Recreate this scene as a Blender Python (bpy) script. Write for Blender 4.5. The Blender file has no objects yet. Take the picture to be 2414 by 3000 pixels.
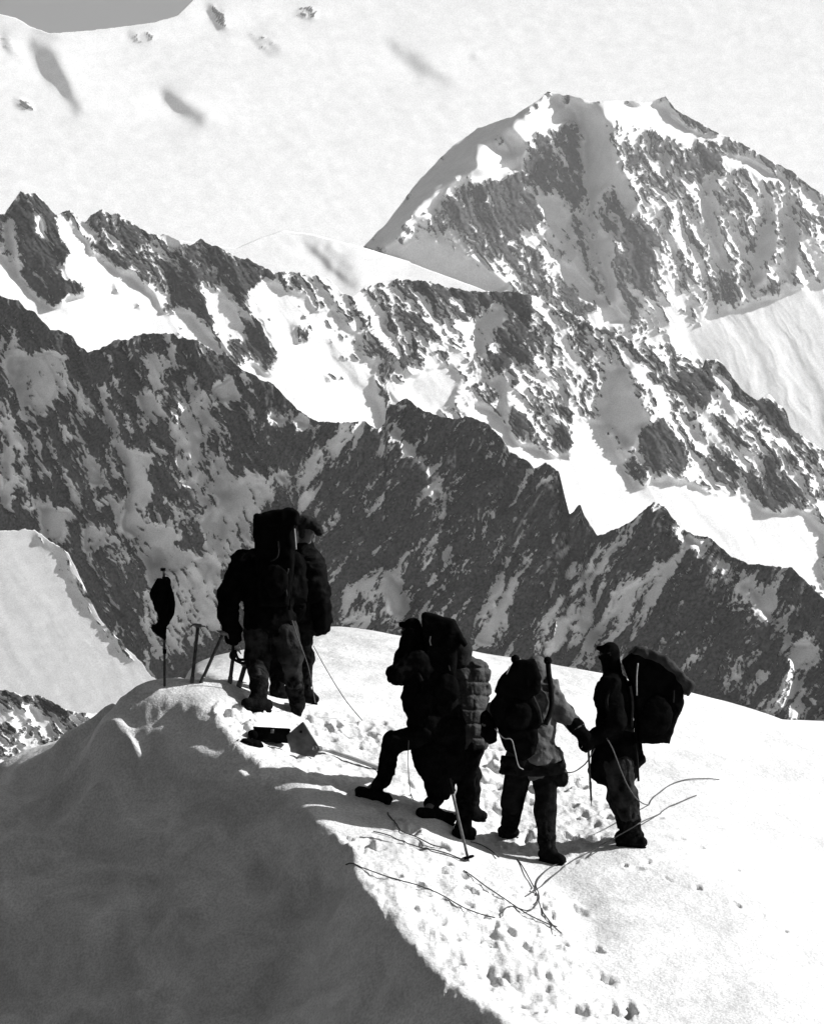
import bpy, math, numpy as np
from mathutils import Vector

# ------------------------------------------------------------------ camera, sky, sun, exposure
SC = bpy.context.scene
COL = SC.collection
K = 0.173 / 1500.0                       # tangent of the view angle for one photo pixel
HOR = 1809.0                             # photo row of the horizon
PITCH = math.atan((HOR - 1500.0) * K)
cam_data = bpy.data.cameras.new("camera")
cam_data.sensor_fit = 'VERTICAL'
cam_data.sensor_height = 36.0
cam_data.lens = 18.0 / 0.173
cam_data.clip_start = 0.5
cam_data.clip_end = 60000.0
cam = bpy.data.objects.new("camera", cam_data)
cam.rotation_euler = (math.radians(90) + PITCH, 0, 0)
COL.objects.link(cam)
SC.camera = cam

SUN_AZ, SUN_EL = math.radians(88), math.radians(33)     # azimuth from the view direction towards the right
SUN_DIR = Vector((math.cos(SUN_EL) * math.sin(SUN_AZ), math.cos(SUN_EL) * math.cos(SUN_AZ), math.sin(SUN_EL)))
world = bpy.data.worlds.new("World")
SC.world = world
world.use_nodes = True
wn, wl = world.node_tree.nodes, world.node_tree.links
wn.clear()
sky = wn.new('ShaderNodeTexSky')
sky.sky_type = 'NISHITA'
sky.sun_disc = False
sky.sun_elevation = SUN_EL
sky.sun_rotation = SUN_AZ
sky.altitude = 1200
sky.air_density = 1.0
sky.dust_density = 4.0
sep = wn.new('ShaderNodeSeparateColor')                  # black and white film behind a red filter: the sky's red light only
comb = wn.new('ShaderNodeCombineColor')
bg = wn.new('ShaderNodeBackground')
bg.inputs['Strength'].default_value = 0.062
out = wn.new('ShaderNodeOutputWorld')
wl.new(sky.outputs['Color'], sep.inputs[0])
for i in range(3):
    wl.new(sep.outputs[0], comb.inputs[i])
wl.new(comb.outputs[0], bg.inputs['Color'])
wl.new(bg.outputs[0], out.inputs['Surface'])

sun_data = bpy.data.lights.new("sun", 'SUN')
sun_data.energy = 5.0
sun_data.angle = math.radians(0.5)
sun_data.color = (1.0, 1.0, 1.0)
sun = bpy.data.objects.new("sun", sun_data)
sun.rotation_euler = SUN_DIR.to_track_quat('Z', 'Y').to_euler()
sun.location = SUN_DIR * 60
COL.objects.link(sun)

vs = SC.view_settings
vs.view_transform = 'Standard'
vs.look = 'None'
vs.exposure = 0.53
vs.gamma = 1.0
vs.use_curve_mapping = False
SC.cycles.volume_bounces = 1
SC.cycles.max_bounces = 8
SC.cycles.diffuse_bounces = 1

# ------------------------------------------------------------------ helpers
CP, SP = math.cos(PITCH), math.sin(PITCH)
def at(px, py, d):
    """photo pixel + distance along the view direction -> point"""
    cx = (np.asarray(px, float) - 1207.0) * K
    cz = (1500.0 - np.asarray(py, float)) * K
    yy = CP - cz * SP
    zz = SP + cz * CP
    d = np.asarray(d, float)
    return np.stack(np.broadcast_arrays(cx / yy * d, d, zz / yy * d), -1)

def smooth(a, b, x):
    t = np.clip((x - a) / (b - a), 0, 1)
    return t * t * (3 - 2 * t)

def _hash(ix, iy, iz, seed):
    h = (ix.astype(np.int64) * 374761393 + iy.astype(np.int64) * 668265263 + iz.astype(np.int64) * 2147483647 + seed * 974711) & 0xFFFFFFFF
    h = ((h ^ (h >> 13)) * 1274126177) & 0xFFFFFFFF
    h = ((h ^ (h >> 16)) * 2246822519) & 0xFFFFFFFF
    return (h ^ (h >> 15)) & 0xFFFFFFFF

def noise2(x, y, seed=0):
    x, y = np.broadcast_arrays(np.asarray(x, float), np.asarray(y, float))
    x0, y0 = np.floor(x), np.floor(y)
    fx, fy = x - x0, y - y0
    u = fx * fx * fx * (fx * (fx * 6 - 15) + 10)
    v = fy * fy * fy * (fy * (fy * 6 - 15) + 10)
    z0 = np.zeros_like(x0)
    def g(dx, dy):
        a = _hash(x0 + dx, y0 + dy, z0, seed) * (2 * math.pi / 4294967296.0)
        return np.cos(a) * (fx - dx) + np.sin(a) * (fy - dy)
    a = g(0, 0) * (1 - u) + g(1, 0) * u
    b = g(0, 1) * (1 - u) + g(1, 1) * u
    return (a * (1 - v) + b * v) * 1.5

def fbm(x, y, octs=4, seed=0, gain=0.5, lac=2.03):
    s, a, n = 0.0, 1.0, 0.0
    for o in range(octs):
        s = s + a * noise2(x * lac ** o, y * lac ** o, seed + 17 * o)
        n += a
        a *= gain
    return s / n

def ridged(x, y, octs=4, seed=0, gain=0.5):
    s, a, n = 0.0, 1.0, 0.0
    for o in range(octs):
        s = s + a * (1 - np.abs(noise2(x * 2.03 ** o, y * 2.03 ** o, seed + 13 * o)) * 1.6)
        n += a
        a *= gain
    return s / n

def noise3(p, seed=0):
    p = np.asarray(p, float)
    i0 = np.floor(p)
    f = p - i0
    w = f * f * (3 - 2 * f)
    r = 0.0
    for dx in (0, 1):
        for dy in (0, 1):
            for dz in (0, 1):
                h = _hash(i0[..., 0] + dx, i0[..., 1] + dy, i0[..., 2] + dz, seed) / 4294967296.0 * 2 - 1
                r = r + h * (w[..., 0] if dx else 1 - w[..., 0]) * (w[..., 1] if dy else 1 - w[..., 1]) * (w[..., 2] if dz else 1 - w[..., 2])
    return r

def in_poly(px, py, poly):
    poly = np.asarray(poly, float)
    ins = np.zeros(px.shape, bool)
    x0, y0 = poly[-1]
    for x1, y1 in poly:
        c = ((y0 > py) != (y1 > py))
        if y0 != y1:
            ins ^= c & (px < (x1 - x0) * (py - y0) / (y1 - y0) + x0)
        x0, y0 = x1, y1
    return ins

def poly_dist(x, y, poly):
    best = np.full(np.shape(x), 1e9)
    for (x0, y0), (x1, y1) in zip(poly[:-1], poly[1:]):
        dx, dy = x1 - x0, y1 - y0
        t = np.clip(((x - x0) * dx + (y - y0) * dy) / (dx * dx + dy * dy + 1e-12), 0, 1)
        best = np.minimum(best, np.hypot(x - x0 - t * dx, y - y0 - t * dy))
    return best

def gauss(a, sig):
    if sig <= 0:
        return a
    fy = np.fft.fftfreq(a.shape[0])[:, None]
    fx = np.fft.rfftfreq(a.shape[1])[None, :]
    return np.fft.irfft2(np.fft.rfft2(a) * np.exp(-2 * (math.pi * sig) ** 2 * (fx * fx + fy * fy)), a.shape)

def bilin(a, gx, gy):
    gx = np.clip(gx, 0, a.shape[1] - 1.001)
    gy = np.clip(gy, 0, a.shape[0] - 1.001)
    x0, y0 = gx.astype(int), gy.astype(int)
    fx, fy = gx - x0, gy - y0
    return (a[y0, x0] * (1 - fx) + a[y0, x0 + 1] * fx) * (1 - fy) + (a[y0 + 1, x0] * (1 - fx) + a[y0 + 1, x0 + 1] * fx) * fy

def mesh_from(name, verts, quads, smooth_shade=True):
    verts = np.ascontiguousarray(verts, np.float32)
    quads = np.ascontiguousarray(quads, np.int32)
    me = bpy.data.meshes.new(name)
    n = len(quads)
    k = quads.shape[1]
    me.vertices.add(len(verts))
    me.vertices.foreach_set('co', verts.ravel())
    me.loops.add(n * k)
    me.loops.foreach_set('vertex_index', quads.ravel())
    me.polygons.add(n)
    me.polygons.foreach_set('loop_start', np.arange(n, dtype=np.int32) * k)
    me.polygons.foreach_set('use_smooth', np.full(n, smooth_shade))
    me.update(calc_edges=True)
    return me

def grid_quads(R, C):
    i = np.arange(R * C).reshape(R, C)
    return np.stack([i[:-1, :-1], i[1:, :-1], i[1:, 1:], i[:-1, 1:]], -1).reshape(-1, 4)

def link(name, me, mat=None, parent=None):
    o = bpy.data.objects.new(name, me)
    COL.objects.link(o)
    if mat is not None and me is not None:
        me.materials.append(mat)
    if parent is not None:
        o.parent = parent
        o.matrix_parent_inverse = parent.matrix_world.inverted()
    return o

def tag(o, label=None, cat=None, group=None, kind=None):
    if label: o['label'] = label
    if cat: o['category'] = cat
    if group: o['group'] = group
    if kind: o['kind'] = kind
    return o

def empty(name, loc):
    o = bpy.data.objects.new(name, None)
    o.empty_display_size = 0.2
    o.location = loc
    COL.objects.link(o)
    o.matrix_world.translation = Vector(loc)
    return o

# ------------------------------------------------------------------ materials
def nodes_of(name):
    m = bpy.data.materials.new(name)
    m.use_nodes = True
    return m, m.node_tree.nodes, m.node_tree.links, m.node_tree.nodes['Principled BSDF']

def plain(name, grey, rough=0.9, spec=0.1, var=0.35, scale=25.0, bump=0.0, bscale=60.0, metal=0.0, sheen=0.0):
    m, n, l, b = nodes_of(name)
    tc = n.new('ShaderNodeTexCoord')
    tx = n.new('ShaderNodeTexNoise')
    tx.inputs['Scale'].default_value = scale
    tx.inputs['Detail'].default_value = 5
    l.new(tc.outputs['Object'], tx.inputs['Vector'])
    r = n.new('ShaderNodeValToRGB')
    r.color_ramp.elements[0].position = 0.3
    r.color_ramp.elements[1].position = 0.7
    lo, hi = grey * (1 - var), grey * (1 + var)
    r.color_ramp.elements[0].color = (lo, lo, lo, 1)
    r.color_ramp.elements[1].color = (hi, hi, hi, 1)
    l.new(tx.outputs['Fac'], r.inputs[0])
    l.new(r.outputs[0], b.inputs['Base Color'])
    b.inputs['Roughness'].default_value = rough
    b.inputs['Specular IOR Level'].default_value = spec
    b.inputs['Metallic'].default_value = metal
    if bump:
        t2 = n.new('ShaderNodeTexNoise')
        t2.inputs['Scale'].default_value = bscale
        t2.inputs['Detail'].default_value = 4
        l.new(tc.outputs['Object'], t2.inputs['Vector'])
        bp = n.new('ShaderNodeBump')
        bp.inputs['Strength'].default_value = bump
        bp.inputs['Distance'].default_value = 0.02
        l.new(t2.outputs['Fac'], bp.inputs['Height'])
        l.new(bp.outputs[0], b.inputs['Normal'])
    return m

def mountain_mat(name, unit, rock_grey=0.045):
    """snow and bare rock mixed by the mesh's own 'rock' attribute"""
    m, n, l, b = nodes_of(name)
    at_ = n.new('ShaderNodeAttribute'); at_.attribute_name = 'rock'
    tc = n.new('ShaderNodeTexCoord')
    t1 = n.new('ShaderNodeTexNoise'); t1.inputs['Scale'].default_value = 1.0 / (unit * 3.0); t1.inputs['Detail'].default_value = 4
    l.new(tc.outputs['Object'], t1.inputs['Vector'])
    mm = n.new('ShaderNodeMath'); mm.operation = 'MULTIPLY_ADD'
    l.new(t1.outputs['Fac'], mm.inputs[0]); mm.inputs[1].default_value = 0.8
    sb = n.new('ShaderNodeMath'); sb.operation = 'SUBTRACT'
    l.new(at_.outputs['Fac'], sb.inputs[0]); sb.inputs[1].default_value = 0.4
    l.new(sb.outputs[0], mm.inputs[2])
    rp = n.new('ShaderNodeValToRGB')
    rp.color_ramp.elements[0].position = 0.37
    rp.color_ramp.elements[1].position = 0.63
    l.new(mm.outputs[0], rp.inputs[0])
    rk = n.new('ShaderNodeValToRGB')
    rk.color_ramp.elements[0].position = 0.3; rk.color_ramp.elements[1].position = 0.72
    a, c = rock_grey * 0.45, rock_grey * 2.4
    rk.color_ramp.elements[0].color = (a, a, a, 1); rk.color_ramp.elements[1].color = (c, c, c, 1)
    t2 = n.new('ShaderNodeTexNoise'); t2.inputs['Scale'].default_value = 1.0 / (unit * 9.0); t2.inputs['Detail'].default_value = 6
    l.new(tc.outputs['Object'], t2.inputs['Vector'])
    l.new(t2.outputs['Fac'], rk.inputs[0])
    sn = n.new('ShaderNodeValToRGB')
    sn.color_ramp.elements[0].position = 0.3; sn.color_ramp.elements[1].position = 0.7
    sn.color_ramp.elements[0].color = (0.78, 0.78, 0.78, 1); sn.color_ramp.elements[1].color = (0.9, 0.9, 0.9, 1)
    t3 = n.new('ShaderNodeTexNoise'); t3.inputs['Scale'].default_value = 1.0 / (unit * 40.0); t3.inputs['Detail'].default_value = 5
    l.new(tc.outputs['Object'], t3.inputs['Vector'])
    l.new(t3.outputs['Fac'], sn.inputs[0])
    gr = n.new('ShaderNodeValToRGB'); gr.color_ramp.elements[0].position = .35; gr.color_ramp.elements[1].position = .65
    gr.color_ramp.elements[0].color = (.8, .8, .8, 1); gr.color_ramp.elements[1].color = (1, 1, 1, 1)
    t4 = n.new('ShaderNodeTexNoise'); t4.inputs['Scale'].default_value = 1.0 / (unit * 4.0); t4.inputs['Detail'].default_value = 3  # speckle painted into the snow colour for the shading of its rough surface
    l.new(tc.outputs['Object'], t4.inputs['Vector']); l.new(t4.outputs['Fac'], gr.inputs[0])
    mg = n.new('ShaderNodeMix'); mg.data_type = 'RGBA'; mg.blend_type = 'MULTIPLY'; mg.inputs[0].default_value = 1
    l.new(sn.outputs[0], mg.inputs[6]); l.new(gr.outputs[0], mg.inputs[7])
    mx = n.new('ShaderNodeMix'); mx.data_type = 'RGBA'
    l.new(rp.outputs[0], mx.inputs[0]); l.new(mg.outputs[2], mx.inputs[6]); l.new(rk.outputs[0], mx.inputs[7])
    l.new(mx.outputs[2], b.inputs['Base Color'])
    b.inputs['Roughness'].default_value = 0.95
    b.inputs['Specular IOR Level'].default_value = 0.062
    return m

# ------------------------------------------------------------------ mountains
VIEWS = dict(V1=(0, 1000, .40346), V2=(600, 1000, .40346), V3=(1000, 750, .40346), V4=(1714, 900, .40346), V5=(1400, 250, .40346),
             V6=(0, 530, .40346), B1=(1000, 200, .815), B2=(0, 500, .6916), B3=(0, 0, .815), B4=(1000, 800, .815), B5=(0, 1000, .6916),
             OV=(0, 0, 1.3914), Z1=(400, 1440, .40346), Z2=(980, 1740, .3988), Z3=(1380, 1800, .4611), Z4=(0, 1900, .634), Z5=(900, 2100, .8726), S=(0, 0, 1.0))
def px_of(view, pts):
    ox, oy, s = VIEWS[view]
    return [(ox + s * p[0], oy + s * p[1]) for p in pts]

MS, MX0, MY0, MW, MH = 4.0, -500.0, -500.0, 856, 900        # drawing grid for the facing and rock maps
MPX, MPY = np.meshgrid(MX0 + MS * np.arange(MW), MY0 + MS * np.arange(MH))

def solve_relief(F, fall, lam=0.12, leak=900.0):
    """relief (relative distance) whose slope across the fall line follows the facing map F"""
    kx = 2 * math.pi * np.fft.rfftfreq(F.shape[1], MS * K)[None, :]
    ky = 2 * math.pi * np.fft.fftfreq(F.shape[0], MS * K)[:, None]
    c, s = math.cos(fall), math.sin(fall)                    # fall line direction in the picture (x right, y down)
    ku, kv = kx * s - ky * c, kx * c + ky * s                # across, along
    e = (2 * math.pi / (leak * K)) ** 2
    h = np.fft.rfft2(F) * (-1j * kx) / (ku * ku * 0.5 + kx * kx * 0.5 + lam * kv * kv + e)
    return np.fft.irfft2(h, F.shape)

def mountain(name, crest, bottom, d0, gx, gz, F0, R0, feats, fall_deg, seed, mat, jag=3.0, rough=1.0, step=3.6, ribs=0.35, rscale=1.0,
             Famp=1.15, px_range=(-60, 2474), back=900.0, blur=1.6, warp=22, lines=(), fall2=None, ledge=.5, mix=1.3, con=1.75, rmin=0.0, label=None):
    fall = math.radians(fall_deg)
    F = np.full((MH, MW), float(F0)); R = np.full((MH, MW), float(R0))
    WX = MPX + warp * fbm(MPX / 42, MPY / 42, 3, seed + 3, .6)
    WY = MPY + warp * fbm(MPX / 42 + 9.1, MPY / 42, 3, seed + 4, .6)
    for view, pts, f, r in feats:
        pts = px_of(view, pts)
        if f is not None and f > 1.9: f = 0.9
        xs, ys = zip(*pts)
        i0, i1 = max(int((min(ys) - 60 - MY0) / MS), 0), int((max(ys) + 60 - MY0) / MS)
        j0, j1 = max(int((min(xs) - 60 - MX0) / MS), 0), int((max(xs) + 60 - MX0) / MS)
        m = np.zeros(F.shape, bool)
        m[i0:i1, j0:j1] = in_poly(WX[i0:i1, j0:j1], WY[i0:i1, j0:j1], pts)
        if f is not None: F[m] = f
        if r is not None: R[m] = r
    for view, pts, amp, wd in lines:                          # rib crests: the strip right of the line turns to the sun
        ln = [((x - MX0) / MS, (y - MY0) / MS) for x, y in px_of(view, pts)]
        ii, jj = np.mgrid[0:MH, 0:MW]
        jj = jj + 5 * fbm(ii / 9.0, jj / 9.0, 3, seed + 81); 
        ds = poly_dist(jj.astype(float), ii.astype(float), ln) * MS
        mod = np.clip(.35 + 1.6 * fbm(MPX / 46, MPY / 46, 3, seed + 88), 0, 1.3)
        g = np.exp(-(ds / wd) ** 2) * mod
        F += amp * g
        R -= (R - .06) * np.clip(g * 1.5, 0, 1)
    F = gauss(F, blur); R = gauss(R, 2.4)
    rel = solve_relief(F * Famp, fall)
    a, b = px_range
    cols = np.concatenate([np.linspace(-900, a, 24)[:-1], np.arange(a, b, step), np.linspace(b, 3300, 24)[1:]])
    cx, cy = zip(*crest)
    bx, by = zip(*bottom)
    top = np.interp(cols, cx, cy) + jag * (fbm(cols / 26.0, cols * 0 + 3.3, 4, seed, 0.62)) * 2.2
    bot = np.maximum(np.interp(cols, bx, by), top + 40)
    rows = int(np.ceil(np.max(bot - top) / step))
    v = np.linspace(0, 1, rows + 1)[:, None]
    PX = np.broadcast_to(cols, (rows + 1, len(cols)))
    PY = top + (bot - top) * v
    gxm, gym = (PX - MX0) / MS, (PY - MY0) / MS
    relv = bilin(rel, gxm, gym)
    Rv = np.maximum(bilin(R, gxm, gym), rmin)
    def layers(f_deg, sd):
        f = math.radians(f_deg)
        c, s = math.cos(f), math.sin(f)
        wv = 20 * fbm(PX / 110, PY / 110, 3, sd + 7)
        U = PX * s - PY * c + wv                              # across the fall line
        A = PX * c + PY * s + wv                              # along it
        n_big = fbm(U / 26 / rscale, A / 92 / rscale, 4, sd + 21, 0.6)
        n_mid = fbm(U / 11, A / 34, 3, sd + 27, 0.6)
        n_fine = fbm(U / 6.5, A / 15, 2, sd + 33, 0.6)
        rib = ridged(U / 130, A / 520, 2, sd + 51)
        rib2 = ridged(U / 46, A / 210, 3, sd + 55)
        crag = ridged(U / 21, A / 74, 3, sd + 61, 0.6) * 21 + fbm(PX / 8, PY / 10, 2, sd + 71, 0.7) * 5
        return n_big, n_mid, n_fine, rib, rib2, crag
    L1_ = layers(fall_deg, seed)
    if fall2 is not None:
        f2, x0, x1 = fall2
        wgt = smooth(x0, x1, PX + 120 * fbm(PX / 200, PY / 200, 2, seed + 5))
        L1_ = [a_ * (1 - wgt) + b_ * wgt for a_, b_ in zip(L1_, layers(f2, seed + 400))]
    n_big, n_mid, n_fine, rib, rib2, crag = L1_
    nn = n_big * 1.0 + n_mid * .7 + n_fine * 0.75 + ledge * (rib2 - .62) * 2.2
    rock = np.clip(0.5 + (Rv - 0.5) * con + nn * mix * smooth(-0.02, 0.14, Rv) * (1 - .35 * smooth(.88, 1, Rv)), 0, 1)
    rk = smooth(0.3, 0.7, rock)
    soft = .2 + .8 * smooth(.02, .35, Rv)
    D = d0 * (1 + gx * (PX - 1207) * K + gz * (HOR - PY) * K + relv - K * ((rib * 130 + rib2 * 46 * .8) * ribs * soft + crag * rough * (0.01 + 0.5 * rk) + 3.0 * rk))
    front = at(PX, PY, D)
    ts = np.array([0.004, 0.012, 0.03, 0.08, 0.25, 1.0])[::-1]
    backs = []
    for t in ts:
        q = front[0].copy()
        q[:, 1] += t * back
        q[:, 2] -= t * back * 0.9 * (0.6 + 0.4 * t)
        backs.append(q)
    V = np.concatenate([np.stack(backs), front])
    allrock = np.concatenate([np.repeat(rock[:1], len(ts), 0), rock])
    me = mesh_from(name, V.reshape(-1, 3), grid_quads(*V.shape[:2])[:, ::-1])
    at_ = me.attributes.new('rock', 'FLOAT', 'POINT')
    at_.data.foreach_set('value', allrock.astype(np.float32).ravel())
    o = link(name, me, mat)
    tag(o, label, None, None, 'structure')
    return o

def chain(*segs):
    pts = []
    for view, p in segs:
        pts += px_of(view, p)
    out_ = [pts[0]]
    for q in pts[1:]:
        if q[0] > out_[-1][0] + 1: out_.append(q)
    return out_

# --- the near face, in shade
A_crest = chain(('S', [(-900, 700), (-300, 800)]), ('V6', [(0, 830), (60, 860), (140, 870), (190, 930), (260, 960), (370, 1080), (450, 1085), (525, 1120), (570, 1195), (640, 1245),
    (720, 1225), (850, 1155), (930, 1155), (1040, 1105), (1260, 1110), (1300, 1150), (1330, 1140), (1430, 1155), (1600, 1260)]),
    ('V2', [(170, 110), (230, 170), (400, 270), (500, 310), (600, 420), (700, 510), (830, 590), (1000, 585), (1160, 580), (1260, 640), (1310, 600), (1320, 490), (1460, 410), (1580, 500), (1700, 540)]),
    ('V3', [(760, 1180), (960, 1170), (1080, 1240), (1150, 1300), (1220, 1410), (1300, 1460), (1350, 1490), (1400, 1540), (1480, 1500), (1580, 1570), (1610, 1700)]),
    ('B4', [(820, 870), (858, 828), (872, 870), (920, 945), (960, 930), (1030, 900), (1090, 850), (1120, 820), (1160, 840), (1220, 915), (1260, 940), (1320, 950), (1400, 1020), (1460, 1045), (1620, 1060), (1670, 1110), (1735, 1170)]),
    ('S', [(2600, 1900), (3300, 2200)]))
A_feats = [
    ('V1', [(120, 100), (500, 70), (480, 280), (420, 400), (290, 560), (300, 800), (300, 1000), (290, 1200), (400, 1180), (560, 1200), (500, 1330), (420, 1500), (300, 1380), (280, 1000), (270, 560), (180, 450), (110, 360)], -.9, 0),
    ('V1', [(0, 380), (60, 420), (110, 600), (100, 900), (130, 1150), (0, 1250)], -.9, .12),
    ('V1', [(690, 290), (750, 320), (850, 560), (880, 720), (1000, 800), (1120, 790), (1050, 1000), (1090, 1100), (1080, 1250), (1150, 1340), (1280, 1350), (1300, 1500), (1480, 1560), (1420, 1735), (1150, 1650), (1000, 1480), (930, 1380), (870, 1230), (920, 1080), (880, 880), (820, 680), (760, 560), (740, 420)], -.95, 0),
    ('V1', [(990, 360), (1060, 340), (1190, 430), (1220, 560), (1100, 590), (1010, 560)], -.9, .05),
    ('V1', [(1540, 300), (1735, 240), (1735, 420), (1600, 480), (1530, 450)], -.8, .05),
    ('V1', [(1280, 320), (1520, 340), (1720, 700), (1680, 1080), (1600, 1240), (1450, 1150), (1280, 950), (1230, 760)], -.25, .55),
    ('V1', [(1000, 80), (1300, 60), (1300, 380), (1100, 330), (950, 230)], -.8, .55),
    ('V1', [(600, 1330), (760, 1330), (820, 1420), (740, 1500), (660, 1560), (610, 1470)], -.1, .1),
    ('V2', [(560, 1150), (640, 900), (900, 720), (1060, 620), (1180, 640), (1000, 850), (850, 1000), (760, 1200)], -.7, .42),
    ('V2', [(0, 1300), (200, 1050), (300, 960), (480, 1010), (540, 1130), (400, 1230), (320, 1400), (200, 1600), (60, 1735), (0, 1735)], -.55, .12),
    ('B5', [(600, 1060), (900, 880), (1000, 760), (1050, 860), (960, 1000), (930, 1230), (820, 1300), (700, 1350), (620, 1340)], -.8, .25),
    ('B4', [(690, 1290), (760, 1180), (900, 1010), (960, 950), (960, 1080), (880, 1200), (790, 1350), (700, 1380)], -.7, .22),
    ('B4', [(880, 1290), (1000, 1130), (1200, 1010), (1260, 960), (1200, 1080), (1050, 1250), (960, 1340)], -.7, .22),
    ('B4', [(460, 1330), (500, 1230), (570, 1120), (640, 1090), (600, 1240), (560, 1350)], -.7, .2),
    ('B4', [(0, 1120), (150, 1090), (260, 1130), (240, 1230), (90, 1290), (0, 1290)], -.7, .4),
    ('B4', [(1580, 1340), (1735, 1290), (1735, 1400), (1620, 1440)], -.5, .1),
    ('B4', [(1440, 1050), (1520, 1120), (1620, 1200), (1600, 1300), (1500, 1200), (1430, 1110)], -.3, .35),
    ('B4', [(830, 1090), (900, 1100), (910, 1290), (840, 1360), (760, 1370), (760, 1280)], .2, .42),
    # small snow patches that catch the sun
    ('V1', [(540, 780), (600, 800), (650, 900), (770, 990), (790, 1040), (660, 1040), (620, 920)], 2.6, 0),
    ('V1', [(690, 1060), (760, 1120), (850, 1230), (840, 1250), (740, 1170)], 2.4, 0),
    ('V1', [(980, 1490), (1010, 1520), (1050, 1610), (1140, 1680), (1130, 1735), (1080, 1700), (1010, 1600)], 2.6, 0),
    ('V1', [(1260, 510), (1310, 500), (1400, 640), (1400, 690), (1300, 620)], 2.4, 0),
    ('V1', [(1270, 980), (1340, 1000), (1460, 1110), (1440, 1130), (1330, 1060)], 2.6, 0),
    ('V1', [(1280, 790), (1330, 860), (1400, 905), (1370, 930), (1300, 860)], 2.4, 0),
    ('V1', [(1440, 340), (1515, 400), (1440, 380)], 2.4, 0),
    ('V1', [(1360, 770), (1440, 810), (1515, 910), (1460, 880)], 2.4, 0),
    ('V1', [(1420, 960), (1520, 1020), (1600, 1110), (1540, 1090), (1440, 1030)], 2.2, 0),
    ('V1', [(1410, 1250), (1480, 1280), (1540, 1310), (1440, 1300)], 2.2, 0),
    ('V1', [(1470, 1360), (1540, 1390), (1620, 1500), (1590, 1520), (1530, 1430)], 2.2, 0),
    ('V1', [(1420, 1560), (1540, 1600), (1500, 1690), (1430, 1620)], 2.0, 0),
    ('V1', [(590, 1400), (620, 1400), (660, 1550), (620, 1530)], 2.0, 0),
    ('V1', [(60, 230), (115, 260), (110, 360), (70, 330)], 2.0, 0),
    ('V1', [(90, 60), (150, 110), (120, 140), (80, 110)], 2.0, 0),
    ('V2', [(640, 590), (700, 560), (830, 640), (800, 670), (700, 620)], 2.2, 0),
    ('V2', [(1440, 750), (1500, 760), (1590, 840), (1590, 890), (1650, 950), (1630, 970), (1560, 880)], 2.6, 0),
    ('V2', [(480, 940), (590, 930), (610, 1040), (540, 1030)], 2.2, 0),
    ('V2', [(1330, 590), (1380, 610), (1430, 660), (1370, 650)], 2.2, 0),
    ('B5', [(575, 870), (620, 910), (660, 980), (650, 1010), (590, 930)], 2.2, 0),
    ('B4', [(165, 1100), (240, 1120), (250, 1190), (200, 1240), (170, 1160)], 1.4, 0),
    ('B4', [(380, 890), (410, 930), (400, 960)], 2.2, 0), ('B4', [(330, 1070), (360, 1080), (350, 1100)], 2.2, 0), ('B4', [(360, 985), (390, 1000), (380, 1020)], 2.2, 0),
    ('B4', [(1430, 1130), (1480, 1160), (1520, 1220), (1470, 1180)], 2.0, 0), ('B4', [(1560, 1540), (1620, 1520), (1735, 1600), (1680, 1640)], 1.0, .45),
]
A_bottom = [(-900, 1750), (0, 1640), (200, 1720), (420, 2000), (600, 2060), (1000, 2000), (1700, 2080), (2414, 2250), (3300, 2500)]
A_lines = [('V1', [(1560, 900), (1600, 1100), (1640, 1300)], 2.0, 16), ('B5', [(560, 850), (620, 920), (660, 1020)], 2.2, 18), ('B4', [(150, 1080), (220, 1140), (230, 1260)], 2.2, 22), ('B4', [(380, 880), (400, 960), (370, 1040), (340, 1100)], 2.2, 18),
           ('V1', [(480, 300), (560, 800), (720, 1000), (860, 1250), (1000, 1500), (1130, 1700), (1200, 1900)], 2.6, 22),
           ('V1', [(1330, 250), (1440, 420), (1380, 620), (1450, 820), (1500, 1050), (1500, 1300), (1590, 1480), (1620, 1700)], 2.6, 26),
           ('V2', [(1080, 600), (1350, 620), (1500, 780), (1640, 960), (1720, 1150), (1720, 1500)], 2.4, 22),
           ('V2', [(480, 560), (640, 590), (820, 680), (900, 800)], 1.6, 18), ('V1', [(60, 100), (100, 320), (200, 700), (160, 950), (250, 1200)], 2.2, 20),
           ('B4', [(800, 1000), (850, 1100), (880, 1220), (900, 1400)], 2.4, 22), ('B4', [(1130, 830), (1300, 1000), (1480, 1150), (1600, 1330), (1640, 1520)], 2.2, 22)]
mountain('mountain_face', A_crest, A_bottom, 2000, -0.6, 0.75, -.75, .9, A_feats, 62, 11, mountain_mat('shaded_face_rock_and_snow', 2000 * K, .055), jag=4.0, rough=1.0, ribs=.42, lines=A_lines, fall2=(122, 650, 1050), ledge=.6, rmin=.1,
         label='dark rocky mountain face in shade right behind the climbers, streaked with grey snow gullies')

# --- the long lit ridge behind it
B_crest = chain(('S', [(-900, 300), (-300, 520), (-40, 660)]), ('V6', [(0, 240), (40, 235), (150, 70), (190, 90), (270, 90), (330, 160), (410, 245), (510, 215), (620, 300), (660, 250), (740, 210), (800, 240), (850, 235), (950, 300), (1060, 370),
    (1110, 390), (1210, 390), (1380, 470), (1460, 415), (1540, 470), (1640, 500), (1735, 560)]), ('B2', [(1050, 370), (1100, 400), (1160, 430), (1220, 425), (1390, 455)]),
    ('V3', [(0, 270), (100, 290), (150, 240), (270, 195), (420, 170), (620, 180), (720, 215), (920, 250), (1100, 265), (1260, 255), (1400, 290), (1550, 370), (1735, 440)]),
    ('V4', [(0, 100), (100, 150), (210, 180), (320, 240), (440, 215), (560, 280), (650, 370), (720, 360), (850, 440), (870, 380), (950, 375), (1020, 440), (1130, 590), (1240, 680), (1300, 650), (1330, 630), (1400, 700), (1460, 760), (1490, 880), (1735, 1050)]),
    ('S', [(2700, 1560), (3300, 1900)]))
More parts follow.
